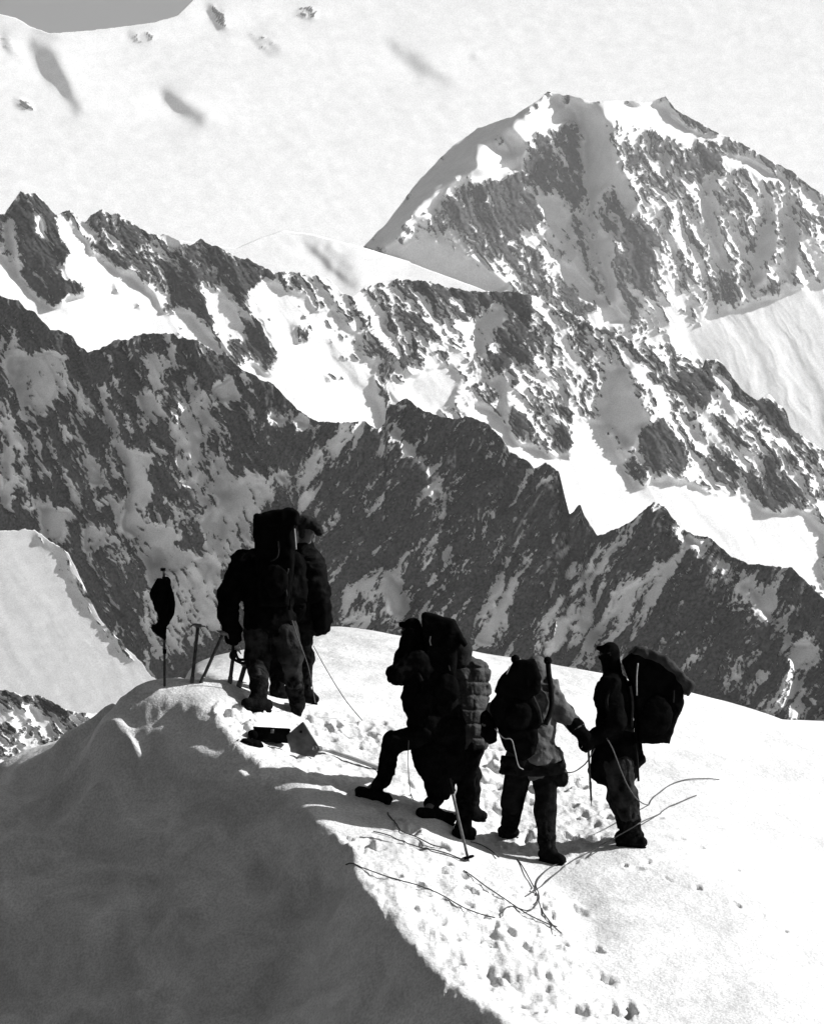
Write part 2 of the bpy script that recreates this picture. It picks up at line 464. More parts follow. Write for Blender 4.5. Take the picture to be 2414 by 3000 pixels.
B_feats = [
    ('V6', [(410, 290), (480, 300), (640, 420), (760, 580), (880, 640), (1000, 700), (1180, 930), (1250, 1050), (1330, 1100), (1300, 1260), (1040, 1210), (850, 1260), (720, 1330), (640, 1350), (540, 1250), (500, 1180), (380, 1180), (180, 1000), (-100, 930), (-60, 420), (60, 560), (200, 760), (380, 910), (470, 900), (480, 820), (600, 820), (560, 720), (500, 720), (450, 570), (510, 560), (480, 470)], .75, 0),
    ('V6', [(1200, 930), (1430, 940), (1540, 1100), (1640, 1220), (1600, 1370), (1430, 1260), (1300, 1200)], .6, .15),
    ('V6', [(1360, 640), (1460, 700), (1620, 830), (1735, 960), (1735, 1120), (1620, 1090), (1540, 1000), (1520, 860), (1460, 720)], .2, .05),
    ('B2', [(1040, 530), (1090, 470), (1160, 470), (1320, 540), (1450, 600), (1560, 740), (1640, 960), (1620, 1060), (1580, 1060), (1200, 890), (1170, 760), (1060, 580)], .35, .12),
    ('V2', [(480, 0), (860, 0), (1050, 270), (1290, 480), (1310, 520), (1290, 700), (1160, 680), (850, 690), (700, 610), (500, 410), (240, 280), (240, 140), (340, 150), (470, 240), (520, 220), (520, 80)], .75, 0),
    ('V2', [(790, 70), (850, 120), (830, 130), (780, 90)], .4, .9), ('V2', [(930, 230), (970, 240), (1030, 310), (1000, 310)], .4, .9), ('V2', [(560, 290), (640, 370), (720, 430), (700, 440), (620, 370)], .4, .8),
    ('V2', [(840, 180), (920, 280), (900, 290)], .4, .8),
    ('V6', [(700, 670), (740, 720), (700, 720)], .4, .9), ('V6', [(820, 730), (870, 760), (900, 810), (850, 790)], .4, .95), ('V6', [(980, 890), (1050, 930), (1020, 940)], .4, .9),
    ('V6', [(150, 80), (290, 110), (400, 240), (440, 400), (510, 520), (480, 560), (460, 640), (490, 720), (600, 760), (610, 820), (480, 810), (440, 900), (380, 910), (200, 750), (80, 560), (0, 440), (-60, 260), (50, 220)], -.2, .9),
    ('V6', [(20, 330), (80, 260), (140, 560), (200, 700), (150, 690), (60, 500)], -1.2, 0),
    ('V6', [(260, 250), (310, 260), (340, 400), (400, 470), (340, 450), (290, 390)], .9, 0), ('V6', [(330, 620), (460, 650), (370, 680)], .9, 0),
    ('V6', [(640, 250), (800, 230), (950, 300), (1100, 420), (1240, 600), (1240, 760), (1150, 760), (1000, 640), (880, 620), (700, 520), (640, 400)], .1, .64),
    ('V6', [(640, 340), (690, 350), (740, 440), (700, 430)], .8, 0),
    ('V6', [(1240, 490), (1470, 410), (1640, 500), (1735, 560), (1735, 820), (1620, 770), (1450, 690), (1290, 580)], -.2, .88),
    ('V6', [(1180, 600), (1340, 620), (1450, 720), (1530, 950), (1540, 1090), (1420, 950), (1240, 920), (1200, 760)], -.1, .88),
    ('V6', [(1040, 460), (1120, 480), (1240, 600), (1200, 610)], .8, .05),
    ('V2', [(310, -160), (420, -140), (480, 0), (520, 80), (500, 250), (440, 200), (360, 100)], -.1, .92),
    ('B2', [(700, 330), (850, 290), (1050, 370), (1160, 430), (1100, 480), (1020, 540), (900, 480), (800, 420)], -.1, .84),
    ('B2', [(1240, 660), (1320, 680), (1290, 720), (1250, 700)], .2, .9), ('B2', [(1320, 550), (1420, 545), (1400, 570), (1330, 570)], .2, .9),
    ('V3', [(100, 300), (270, 195), (620, 180), (920, 250), (960, 420), (860, 470), (700, 480), (640, 700), (600, 900), (480, 900), (330, 1060), (270, 1000), (250, 800), (130, 560), (20, 470)], .25, .56),
    ('V3', [(270, 200), (420, 170), (620, 180), (720, 215), (920, 250), (1260, 255), (1400, 290), (1400, 330), (1100, 350), (900, 320), (600, 230)], -.1, .88),
    ('V3', [(640, 470), (940, 470), (990, 700), (950, 800), (1040, 850), (1030, 1000), (860, 860), (840, 640)], .5, .28),
    ('V3', [(620, 800), (780, 780), (850, 850), (850, 1000), (760, 1090), (700, 1180), (600, 1200), (450, 1000), (500, 900)], .1, 0),
    ('V3', [(380, 900), (450, 920), (620, 1090), (800, 1200), (600, 1200), (430, 1050)], .8, .05),
    ('V3', [(1130, 560), (1200, 290), (1380, 330), (1400, 470), (1300, 600), (1440, 680), (1400, 740), (1200, 790), (1080, 850), (1100, 760), (1200, 700)], -.4, .8),
    ('V3', [(980, 470), (1100, 370), (1180, 300), (1200, 470), (1100, 600), (1020, 720), (990, 600)], -1.1, .1),
    ('V3', [(1060, 880), (1180, 880), (1230, 1150), (1180, 1200), (1100, 1000)], -.9, .1),
    ('V3', [(1190, 1170), (1290, 1170), (1340, 1340), (1290, 1340), (1240, 1230)], -.2, .88),
    ('V3', [(1540, 860), (1640, 880), (1700, 1000), (1640, 1060), (1560, 1050)], -.9, .15),
    ('V3', [(960, 1040), (1080, 1100), (1230, 1230), (1320, 1360), (1440, 1390), (1520, 1450), (1735, 1430), (1735, 1800), (1620, 1800), (1480, 1600), (1220, 1500), (900, 1240)], .45, 0),
    ('V3', [(1440, 1330), (1500, 1330), (1530, 1430), (1480, 1410)], 0, .9),
    ('V3', [(1570, 1230), (1735, 1210), (1735, 1400), (1650, 1430), (1570, 1360)], 0, .85),
    ('V4', [(-100, 800), (130, 820), (280, 1130), (340, 1230), (460, 1300), (470, 1210), (690, 1230), (850, 1330), (1040, 1360), (1130, 1370), (1310, 1470), (1440, 1470), (1540, 1450), (1735, 1600), (1735, 2000), (-100, 2000)], .28, 0),
    ('V4', [(140, 420), (320, 420), (340, 600), (420, 720), (460, 850), (380, 960), (290, 1050), (130, 780), (150, 600)], -1.1, .05),
    ('V4', [(380, 900), (560, 830), (760, 1040), (740, 1120), (680, 1230), (480, 1200), (430, 1060)], -.2, .95),
    ('V4', [(290, 1130), (400, 1120), (460, 1290), (380, 1280)], -.4, .7),
    ('V4', [(300, 380), (420, 430), (560, 640), (780, 1010), (700, 960), (480, 640), (380, 560)], .8, .18),
    ('V4', [(560, 480), (850, 440), (1000, 600), (900, 700), (700, 640), (580, 560)], .1, .68),
    ('V4', [(730, 650), (790, 800), (860, 960), (820, 980), (770, 860)], -1.0, .05),
    ('V4', [(1320, 1050), (1450, 1150), (1520, 1300), (1520, 1430), (1400, 1440), (1290, 1450), (1140, 1350), (1180, 1230), (1300, 1220)], -.1, .82),
    ('V4', [(860, 1000), (1000, 1000), (1050, 1200), (950, 1240), (870, 1120)], .1, .66), ('V4', [(930, 780), (1060, 860), (1040, 920), (950, 850)], 0, .85),
    ('V4', [(960, 370), (1020, 430), (1250, 690), (1330, 630), (1460, 760), (1490, 880), (1735, 1050), (1735, 1110), (1500, 930), (1260, 770), (1100, 640)], -.2, .93),
    ('V4', [(930, 510), (1030, 560), (1130, 680), (1330, 880), (1460, 980), (1735, 1260), (1735, 1380), (1480, 1040), (1300, 900), (1100, 690)], .9, .08),
    ('V4', [(1380, 960), (1450, 1010), (1660, 1300), (1640, 1330), (1500, 1180)], .1, .8),
]
B_bottom = [(x, y + 90) for x, y in A_crest]
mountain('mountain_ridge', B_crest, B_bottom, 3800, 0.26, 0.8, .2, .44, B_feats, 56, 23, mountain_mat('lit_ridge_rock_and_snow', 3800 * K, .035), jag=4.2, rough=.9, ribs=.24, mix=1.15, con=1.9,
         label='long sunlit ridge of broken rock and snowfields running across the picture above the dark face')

# --- the smooth snow shoulder between ridge and peak
S_crest = [(-900, 640), (500, 700)] + chain(('B2', [(1000, 330), (1100, 285), (1200, 252), (1330, 270), (1540, 325), (1735, 385)]), ('B1', [(250, 700), (330, 730), (500, 792), (620, 850)])) + [(1640, 1000), (1900, 1350), (3300, 2200)]
mountain('snow_shoulder', S_crest, [(x, max(y, 780) + 90) for x, y in B_crest if 400 < x < 2500], 5200, 0.1, 1.15, .0, 0, [
    ('B2', [(1000, 330), (1200, 252), (1540, 325), (1735, 385), (1735, 410), (1540, 350), (1200, 275)], .6, 0), ('B2', [(1270, 290), (1330, 310), (1520, 500), (1440, 470)], -.9, 0), ('B2', [(1350, 300), (1420, 320), (1540, 470), (1500, 470)], -.4, 0)],
    55, 31, mountain_mat('shoulder_snow', 5200 * K), jag=.5, rough=.12, ribs=.05, step=6.0, label='smooth white snow shoulder between the long ridge and the high peak')

# --- the high peak
C_crest = [(-900, 1100), (700, 900)] + chain(('B1', [(60, 660), (80, 640), (160, 560), (280, 400), (400, 280), (490, 215), (620, 170), (700, 120), (740, 85), (830, 100), (900, 120), (1000, 115), (1100, 125), (1165, 100), (1200, 150), (1340, 225), (1440, 270), (1520, 320), (1620, 370), (1690, 430), (1735, 455)])) + [(2600, 690), (3300, 1000)]
C_feats = [
    ('B1', [(80, 640), (280, 400), (490, 200), (740, 70), (720, 110), (600, 210), (680, 290), (650, 320), (560, 250), (500, 280), (480, 370), (400, 400), (330, 440), (260, 520), (160, 650)], -2.7, .02),
    ('B1', [(500, 270), (540, 255), (650, 330), (640, 380), (520, 415), (460, 400), (490, 350)], .6, 0), ('B1', [(600, 210), (650, 180), (710, 240), (660, 270)], .7, 0),
    ('B1', [(660, 180), (760, 100), (850, 160), (860, 210), (790, 200), (730, 240)], .3, 0), ('B1', [(260, 520), (340, 430), (450, 390), (400, 430), (340, 520)], .6, 0),
    ('B1', [(390, 430), (530, 415), (650, 380), (680, 280), (790, 200), (860, 230), (870, 500), (760, 450), (700, 440), (720, 560), (640, 600), (600, 620), (480, 560), (400, 520), (350, 520)], .1, .84),
    ('B1', [(380, 520), (600, 600), (760, 700), (650, 760), (560, 700), (420, 620)], .2, .6),
    ('B1', [(740, 100), (830, 100), (900, 125), (950, 190), (970, 250), (870, 250), (850, 160)], -2.2, 0),
    ('V5', [(640, 90), (790, 110), (880, 160), (940, 260), (970, 400), (1010, 600), (1080, 700), (1180, 800), (1160, 880), (1050, 980), (960, 1150), (1020, 1400), (1040, 1560), (980, 1560), (850, 1250), (800, 1000), (780, 800), (760, 640), (780, 400), (740, 240), (680, 140)], -2.7, .02),
    ('V5', [(860, 760), (1000, 760), (1050, 920), (1000, 1050), (880, 1090), (860, 950)], -1.1, .75),
    ('V5', [(960, 420), (1000, 480), (1110, 740), (1080, 700), (1010, 600)], .9, 0),
    ('B1', [(830, 105), (1000, 115), (1160, 130), (1340, 230), (1450, 290), (1620, 400), (1600, 420), (1350, 320), (1200, 250), (1080, 210), (960, 180), (920, 140)], .8, 0),
    ('B1', [(1165, 95), (1345, 225), (1320, 238), (1200, 175), (1160, 140)], 0, .95), ('B1', [(1290, 262), (1440, 268), (1640, 385), (1690, 430), (1600, 390), (1460, 315), (1380, 300)], 0, .88),
    ('V5', [(1000, 1000), (1160, 980), (1330, 1150), (1280, 1250), (1230, 1550), (1100, 1650), (1040, 1600), (960, 1280)], -.3, .86),
    ('V5', [(1380, 650), (1600, 400), (1735, 480), (1735, 600), (1600, 700), (1500, 740)], 0, .8),
    ('V5', [(1320, 400), (1400, 420), (1380, 640), (1330, 660)], -1.2, .1),
    ('V5', [(330, 1030), (430, 1080), (640, 1300), (900, 1540), (1000, 1600), (1120, 1735), (900, 1735), (700, 1480), (560, 1290)], .6, 0),
    ('V5', [(500, 780), (600, 800), (700, 1030), (680, 1250), (560, 1100), (440, 920), (400, 800), (430, 800)], .4, .08),
    ('V5', [(640, 960), (700, 1040), (730, 1180), (700, 1290), (670, 1230)], -.9, .2),
    ('B1', [(150, 650), (300, 600), (480, 700), (620, 790), (540, 830), (330, 760)], -1.0, 0), ('B1', [(230, 540), (300, 530), (420, 620), (460, 680), (330, 610)], -.5, .4),
    ('B1', [(1300, 400), (1340, 390), (1360, 600), (1420, 720), (1390, 740), (1320, 600)], -1.2, .1), ('B1', [(1500, 560), (1540, 440), (1560, 600), (1500, 800), (1470, 800)], -1.2, .05), ('B1', [(1600, 440), (1650, 500), (1640, 700), (1600, 850)], -1.2, .05),
    ('B1', [(1400, 720), (1420, 830), (1390, 850), (1370, 780)], -.4, .8), ('B1', [(1480, 780), (1580, 760), (1580, 790), (1490, 820)], -.3, .75),
    ('B1', [(1100, 830), (1250, 780), (1400, 850), (1600, 860), (1735, 700), (1735, 1000), (1050, 1000)], .1, .16),
    ('B1', [(850, 830), (930, 860), (920, 900), (840, 890)], .1, .75),
    ('B4', [(1230, 210), (1400, 120), (1600, 50), (1900, 0), (1900, 900), (1560, 620), (1420, 460), (1290, 320)], -.2, .05),
]
C_bottom = [(x, y + 110) for x, y in S_crest if x < 1600] + [(x, y + 110) for x, y in B_crest if x > 1600]
mountain('mountain_peak', C_crest, C_bottom, 8000, 0.12, 0.7, .25, .44, C_feats, 64, 47, mountain_mat('peak_rock_and_snow', 8000 * K, .045), jag=2.6, rough=1.2, ribs=.26, mix=1.3, con=1.8,
         label='high snowy peak with corniced summit and dark rock bands at upper right')

# --- the far snow wall
D_crest = [(-900, -80), (-300, 0)] + chain(('B3', [(0, 50), (60, 65), (110, 95), (180, 120), (300, 112), (450, 95), (560, 80), (640, 55), (690, 5), (740, -50)])) + [(800, -160), (1200, -300), (2000, -400), (3300, -440)]
D_feats = [
    ('B3', [(0, 80), (30, 130), (70, 210), (40, 190), (10, 110)], -.6, .6), ('B3', [(50, 55), (120, 95), (200, 125), (150, 115)], -.6, .85),
    ('B3', [(150, 160), (200, 200), (285, 390), (265, 400), (190, 260)], -.8, 0), ('B3', [(100, 130), (150, 160), (200, 330), (150, 260)], -.6, 0),
    ('B3', [(588, 322), (760, 430), (720, 445), (660, 420), (592, 350)], -.8, 0),
    ('B3', [(50, 330), (110, 390), (80, 390)], 0, .85), ('B3', [(360, 220), (405, 250), (390, 250)], 0, .7), ('B3', [(460, 120), (560, 120), (540, 150), (470, 140)], -.3, .5),
    ('B3', [(740, 0), (820, 40), (810, 110), (770, 80)], -.4, .55), ('B3', [(880, 130), (960, 130), (1030, 190), (980, 190), (940, 160)], -.3, .5),
    ('B3', [(1050, 40), (1140, 20), (1130, 70)], -.2, .6), ('B3', [(1360, 140), (1480, 180), (1640, 300), (1500, 270)], -.3, 0),
    ('B3', [(1300, 330), (1340, 370), (1330, 360)], 0, .6), ('B3', [(1380, 300), (1450, 350), (1420, 350)], 0, .5), ('B3', [(1690, 180), (1735, 210), (1700, 200)], 0, .5),
]
mountain('mountain_wall', D_crest, [(-900, 900), (0, 760), (1000, 860), (1600, 480), (2414, 760), (3300, 1200)], 13000, 0.2, 0.8, .25, 0.0, D_feats, 55, 59, mountain_mat('far_snow', 13000 * K), jag=1.2, rough=.25, ribs=.05, blur=2.6, step=6.0, back=3000,
         label='far pale snow wall fading into the haze along the top of the picture')

# --- the glacier slope and the small rock spur at lower left
G_crest = [(-900, 1500)] + chain(('B5', [(0, 800), (150, 795), (190, 830), (290, 890), (340, 1000), (420, 1170), (500, 1260), (600, 1360), (640, 1420)])) + [(700, 2150), (3300, 2900)]
mountain('glacier_slope', G_crest, [(-900, 2300), (0, 2160), (400, 2200), (700, 2400), (3300, 3000)], 1500, -0.22, 1.0, .1, 0.05, [('B5', [(150, 795), (290, 890), (420, 1170), (600, 1360), (560, 1360), (380, 1160), (250, 900), (140, 840)], -.2, .3)], 60, 71,
         mountain_mat('glacier_snow', 1500 * K), jag=4, rough=.4, ribs=.07, step=4.0, px_range=(-60, 720), label='pale glacier snow slope at left below the dark mountain face')
E_crest = [(-900, 1900)] + chain(('B5', [(0, 1470), (100, 1500), (160, 1500), (230, 1530), (300, 1570), (390, 1570), (480, 1590)])) + [(500, 2200), (3300, 3000)]
mountain('rock_spur', E_crest, [(-900, 2500), (0, 2330), (400, 2330), (3300, 3100)], 1000, 0.0, 0.9, .5, .4, [
    ('B5', [(0, 1470), (100, 1495), (230, 1530), (300, 1565), (300, 1600), (200, 1570), (90, 1530), (0, 1510)], -.3, .95), ('B5', [(100, 1530), (160, 1540), (190, 1620), (150, 1640)], .8, 0), ('B5', [(20, 1540), (60, 1560), (130, 1650), (100, 1680)], .8, .1)],
    50, 83, mountain_mat('spur_rock_and_snow', 1000 * K), jag=4, rough=.9, ribs=.2, px_range=(-60, 560), label='small rock and snow spur at the left edge, below the glacier slope')

# ------------------------------------------------------------------ valley floor
def sheet(name, x0, x1, y0, y1, z, n, mat, label):
    xs, ys = np.meshgrid(np.linspace(x0, x1, n), np.linspace(y0, y1, n))
    zs = z + 6 * fbm(xs / 500, ys / 500, 3, 91)
    me = mesh_from(name, np.stack([xs, ys, zs], -1).reshape(-1, 3), grid_quads(n, n)[:, ::-1])
    return tag(link(name, me, mat), label, None, None, 'structure')

def snow_mat(name, grey, scales, dist, strength, swirl=0.0):
    m, n, l, b = nodes_of(name)
    tc = n.new('ShaderNodeTexCoord')
    prev = None
    for sc_, di in zip(scales, dist):
        t = n.new('ShaderNodeTexNoise'); t.inputs['Scale'].default_value = sc_; t.inputs['Detail'].default_value = 5
        l.new(tc.outputs['Object'], t.inputs['Vector'])
        bp = n.new('ShaderNodeBump'); bp.inputs['Strength'].default_value = strength; bp.inputs['Distance'].default_value = di
        l.new(t.outputs['Fac'], bp.inputs['Height'])
        if prev: l.new(prev.outputs[0], bp.inputs['Normal'])
        prev = bp
    l.new(prev.outputs[0], b.inputs['Normal'])
    t = n.new('ShaderNodeTexNoise'); t.inputs['Scale'].default_value = 1.7; t.inputs['Detail'].default_value = 8
    l.new(tc.outputs['Object'], t.inputs['Vector'])
    r = n.new('ShaderNodeValToRGB')
    r.color_ramp.elements[0].position = .3; r.color_ramp.elements[1].position = .7
    lo = grey * .93
    r.color_ramp.elements[0].color = (lo, lo, lo, 1); r.color_ramp.elements[1].color = (grey, grey, grey, 1)
    l.new(t.outputs['Fac'], r.inputs[0])
    if swirl:                                             # swirls of older and fresher snow, painted in for relief shading the flank lacks
        w = n.new('ShaderNodeTexNoise'); w.inputs['Scale'].default_value = .55; w.inputs['Detail'].default_value = 3
        l.new(tc.outputs['Object'], w.inputs['Vector'])
        ad = n.new('ShaderNodeVectorMath'); ad.operation = 'MULTIPLY_ADD'; ad.inputs[1].default_value = (2.2, 2.2, 2.2)
        l.new(w.outputs['Color'], ad.inputs[0]); l.new(tc.outputs['Object'], ad.inputs[2])
        mp = n.new('ShaderNodeMapping'); mp.inputs['Rotation'].default_value = (0, .5, .6); mp.inputs['Scale'].default_value = (1.0, .35, 1.6)
        l.new(ad.outputs[0], mp.inputs['Vector'])
        t5 = n.new('ShaderNodeTexNoise'); t5.inputs['Scale'].default_value = 1.6; t5.inputs['Detail'].default_value = 9; t5.inputs['Roughness'].default_value = .62
        l.new(mp.outputs[0], t5.inputs['Vector'])
        r5 = n.new('ShaderNodeValToRGB'); r5.color_ramp.elements[0].position = .36; r5.color_ramp.elements[1].position = .62
        c_ = 1 - swirl
        r5.color_ramp.elements[0].color = (c_, c_, c_, 1); r5.color_ramp.elements[1].color = (1, 1, 1, 1)
        l.new(t5.outputs['Fac'], r5.inputs[0])
        mu = n.new('ShaderNodeMix'); mu.data_type = 'RGBA'; mu.blend_type = 'MULTIPLY'; mu.inputs[0].default_value = 1
        t6 = n.new('ShaderNodeTexNoise'); t6.inputs['Scale'].default_value = 48; t6.inputs['Detail'].default_value = 3  # fine speckle: tiny shadows between snow grains put into the colour
        l.new(tc.outputs['Object'], t6.inputs['Vector'])
        r6 = n.new('ShaderNodeValToRGB'); r6.color_ramp.elements[0].position = .36; r6.color_ramp.elements[1].position = .62
        r6.color_ramp.elements[0].color = (.74, .74, .74, 1); r6.color_ramp.elements[1].color = (1, 1, 1, 1)
        l.new(t6.outputs['Fac'], r6.inputs[0])
        m6 = n.new('ShaderNodeMix'); m6.data_type = 'RGBA'; m6.blend_type = 'MULTIPLY'; m6.inputs[0].default_value = 1
        l.new(r.outputs[0], m6.inputs[6]); l.new(r6.outputs[0], m6.inputs[7])
        l.new(m6.outputs[2], mu.inputs[6]); l.new(r5.outputs[0], mu.inputs[7])
        l.new(mu.outputs[2], b.inputs['Base Color'])
    else:
        l.new(r.outputs[0], b.inputs['Base Color'])
    b.inputs['Roughness'].default_value = .75
    b.inputs['Specular IOR Level'].default_value = .15
    return m
sheet('valley_floor', -4700, 4700, 90, 21000, -60, 110, snow_mat('valley_snow', .85, (.02,), (3.0,), .5), 'flat snow covered valley floor far below the ridge')

# ------------------------------------------------------------------ the snow ridge the climbers stand on
class TPS:
    def __init__(self, pts, lam=1e-4):
        p = np.asarray(pts, float)
        self.c = p[:, :2]
        n = len(p)
        d = np.linalg.norm(self.c[:, None] - self.c[None], axis=-1)
        A = np.zeros((n + 3, n + 3))
        A[:n, :n] = self.phi(d) + lam * np.eye(n)
        A[:n, n] = 1; A[:n, n + 1:] = self.c
        A[n, :n] = 1; A[n + 1:, :n] = self.c.T
        self.w = np.linalg.solve(A, np.concatenate([p[:, 2], np.zeros(3)]))
    @staticmethod
    def phi(d):
        return np.where(d > 1e-9, d * d * np.log(np.maximum(d, 1e-9)), 0.0)
    def __call__(self, x, y):
        x, y = np.broadcast_arrays(np.asarray(x, float), np.asarray(y, float))
        n = len(self.c)
        z = self.w[n] + self.w[n + 1] * x + self.w[n + 2] * y
        for i in range(n):
            z = z + self.w[i] * self.phi(np.hypot(x - self.c[i, 0], y - self.c[i, 1]))
        return z

EDGE = [(352, 2017, 28.3), (393, 2030, 28.15), (482, 2052, 27.9), (570, 2077, 27.6), (634, 2109, 27.35), (666, 2160, 27.05), (704, 2198, 26.85), (767, 2230, 26.65), (837, 2306, 26.2),
        (888, 2356, 25.85), (932, 2407, 25.5), (983, 2490, 24.95), (1040, 2566, 24.45), (1118, 2641, 23.95), (1188, 2746, 23.4), (1293, 2877, 22.7), (1423, 2955, 22.2), (1493, 3000, 21.9), (1640, 3150, 21.1), (1800, 3350, 20.2)]
RP = EDGE + [(940, 1842, 33), (800, 1880, 33), (1180, 1868, 33), (1390, 1908, 33), (1670, 1958, 33), (2017, 2028, 33), (2225, 2086, 33), (2414, 2160, 33), (2800, 2310, 33), (560, 1960, 31.5), (680, 1930, 32),
             (940, 1930, 31), (1390, 2010, 30.5), (2017, 2160, 30.3), (2414, 2300, 30),
             (1855, 2475, 26.25), (1610, 2522, 25.9), (1365, 2455, 26.35), (1280, 2395, 26.3), (1090, 2340, 26.35), (2414, 2660, 26), (2800, 2800, 26),
             (820, 2082, 28.4), (1160, 2170, 28.4), (880, 2205, 27.3), (790, 2165, 27.4), (482, 2015, 28.2), (420, 2000, 28.6), (563, 2001, 28.6), (700, 2015, 28.4), (640, 1995, 29), (480, 1990, 29.2), (600, 2055, 27.8),
             (1800, 3000, 22.7), (2414, 3000, 23.2), (1800, 2750, 24.2), (2414, 2830, 24.5), (2900, 3050, 23.5), (2200, 3500, 20), (3100, 3500, 20.5),
             (1200, 2500, 40), (2400, 2800, 40), (600, 2500, 38), (300, 2300, 32), (3100, 2900, 40)]
def world_pts(L):
    return [tuple(at(*q)) for q in L]
zR_base = TPS(world_pts(RP), 2e-3)
LP = EDGE[:1] + [EDGE[i] for i in range(2, len(EDGE), 2)] + [(500, 2600, 26.55), (500, 3000, 25.4), (0, 2600, 27.6), (0, 3000, 26.6), (250, 2300, 28.0), (0, 2250, 29.5), (254, 2150, 28.9), (322, 2118, 28.55), (342, 2060, 28.33), (300, 2135, 29.3), (335, 2130, 29.2), (375, 2130, 29.6), (200, 2168, 29.6), (100, 2205, 29.3), (560, 1880, 31.5), (760, 1750, 32), (1000, 1650, 33), (1000, 1850, 37),
      (900, 2700, 25.15), (900, 3000, 24.2), (500, 3500, 24.0), (0, 3500, 25.2), (1000, 3400, 22.7), (1400, 3400, 21.2), (-500, 2450, 31), (-500, 3000, 29), (-500, 3500, 27.2), (250, 2600, 33), (-200, 2700, 33.5), (-700, 2900, 36), (400, 2600, 36)]
zL_base = TPS(world_pts(LP), 1e-3)

def raw_ground(x, y):
    x, y = np.broadcast_arrays(np.asarray(x, float), np.asarray(y, float))
    r = zR_base(x, y) - 0.02 * np.maximum(y - 34, 0) ** 2
    l = zL_base(x, y) - 0.02 * np.maximum(y - 32, 0) ** 2
    k = 0.035
    m = np.minimum(r, l)
    return m - k * np.log(np.exp(-np.clip(r - m, 0, 4) / k) + np.exp(-np.clip(l - m, 0, 4) / k)), r - l

def seg_dist(x, y, poly):
    best = np.full(np.shape(x), 1e9)
    for (x0, y0), (x1, y1) in zip(poly[:-1], poly[1:]):
        dx, dy = x1 - x0, y1 - y0
        t = np.clip(((x - x0) * dx + (y - y0) * dy) / (dx * dx + dy * dy + 1e-12), 0, 1)
        best = np.minimum(best, np.hypot(x - x0 - t * dx, y - y0 - t * dy))
    return best

def hit(px, py, fn=None):
    """where the sight line through a photo pixel first meets the snow"""
    fn = fn or (lambda x, y: raw_ground(x, y)[0])
    d = np.arange(18, 37, 0.02)
    p = at(px, py, d)
    below = p[:, 2] <= fn(p[:, 0], p[:, 1])
    i = int(np.argmax(below)) if below.any() else len(d) - 1
    return p[i]

rng = np.random.RandomState(4)
FEET = []                                  # footprints: x, y, radius along, across, turn, depth
def foot(view, pts, depth=.07, size=.15):
    for (a, b) in px_of(view, pts):
        h = hit(a, b)
        FEET.append((h[0], h[1], size * rng.uniform(.45, 1.3), size * rng.uniform(.3, .7), rng.uniform(0, 3.1), depth * rng.uniform(.5, .85)))
foot('Z5', [(600, 850), (640, 890)], .09, .22)
foot('Z5', [(1000, 880), (1040, 985), (1075, 1000), (910, 990)], .12, .15)
foot('Z5', [(770, 880), (800, 860), (820, 835), (740, 860), (720, 760), (730, 770), (790, 900)], .05, .1)
foot('Z5', [(630, 700), (590, 750), (440, 690), (345, 630), (370, 560), (380, 590), (530, 575), (560, 590), (870, 620), (910, 635), (850, 745), (975, 768)], .06, .11)
foot('Z5', [(1065, 500), (1110, 515), (1140, 490), (1205, 545), (1310, 575), (1440, 635), (1460, 670), (1530, 670), (1595, 718), (1445, 515), (1320, 440), (1250, 410), (1175, 340)], .05, .06)
foot('Z5', [(205, 435), (350, 390), (360, 435), (440, 440), (330, 380), (275, 340)], .08, .12)
foot('Z2', [(240, 960), (350, 950), (260, 1030), (340, 1110), (250, 1850), (760, 1860), (610, 1880), (550, 1750), (1100, 1250), (1150, 1130), (1080, 1370), (1160, 1430), (1120, 1220), (1180, 1300)], .08, .13)
foot('Z3', [(670, 1060), (690, 1100), (600, 1110), (640, 1220), (700, 1270), (800, 1230), (640, 1420), (620, 1500), (780, 1430), (330, 1360), (340, 1440), (120, 1230), (60, 1060), (70, 960)], .1, .15)
foot('Z1', [(700, 1630), (760, 1660), (820, 1650), (640, 1600), (860, 1590), (700, 1560), (1340, 1690), (1400, 1720), (1460, 1700), (1500, 1760), (1380, 1790), (1450, 1800), (1700, 1760), (1650, 1700)], .09, .15)
def scatter(view, poly, n, depth, size):
    poly = px_of(view, poly)
    xs, ys = zip(*poly)
    while n:
        a, b = rng.uniform(min(xs), max(xs)), rng.uniform(min(ys), max(ys))
        if in_poly(np.array([a]), np.array([b]), poly)[0]:
            foot('S', [(a, b)], depth, size); n -= 1
scatter('OV', [(700, 1790), (900, 1800), (1150, 1880), (1190, 2050), (1130, 2156), (1060, 2140), (900, 1980), (780, 1850)], 26, .045, .10)
scatter('OV', [(480, 1510), (640, 1510), (830, 1545), (1010, 1610), (1260, 1650), (1310, 1760), (1160, 1800), (1000, 1700), (760, 1640), (560, 1570)], 34, .06, .11)
FEET = np.array(FEET)

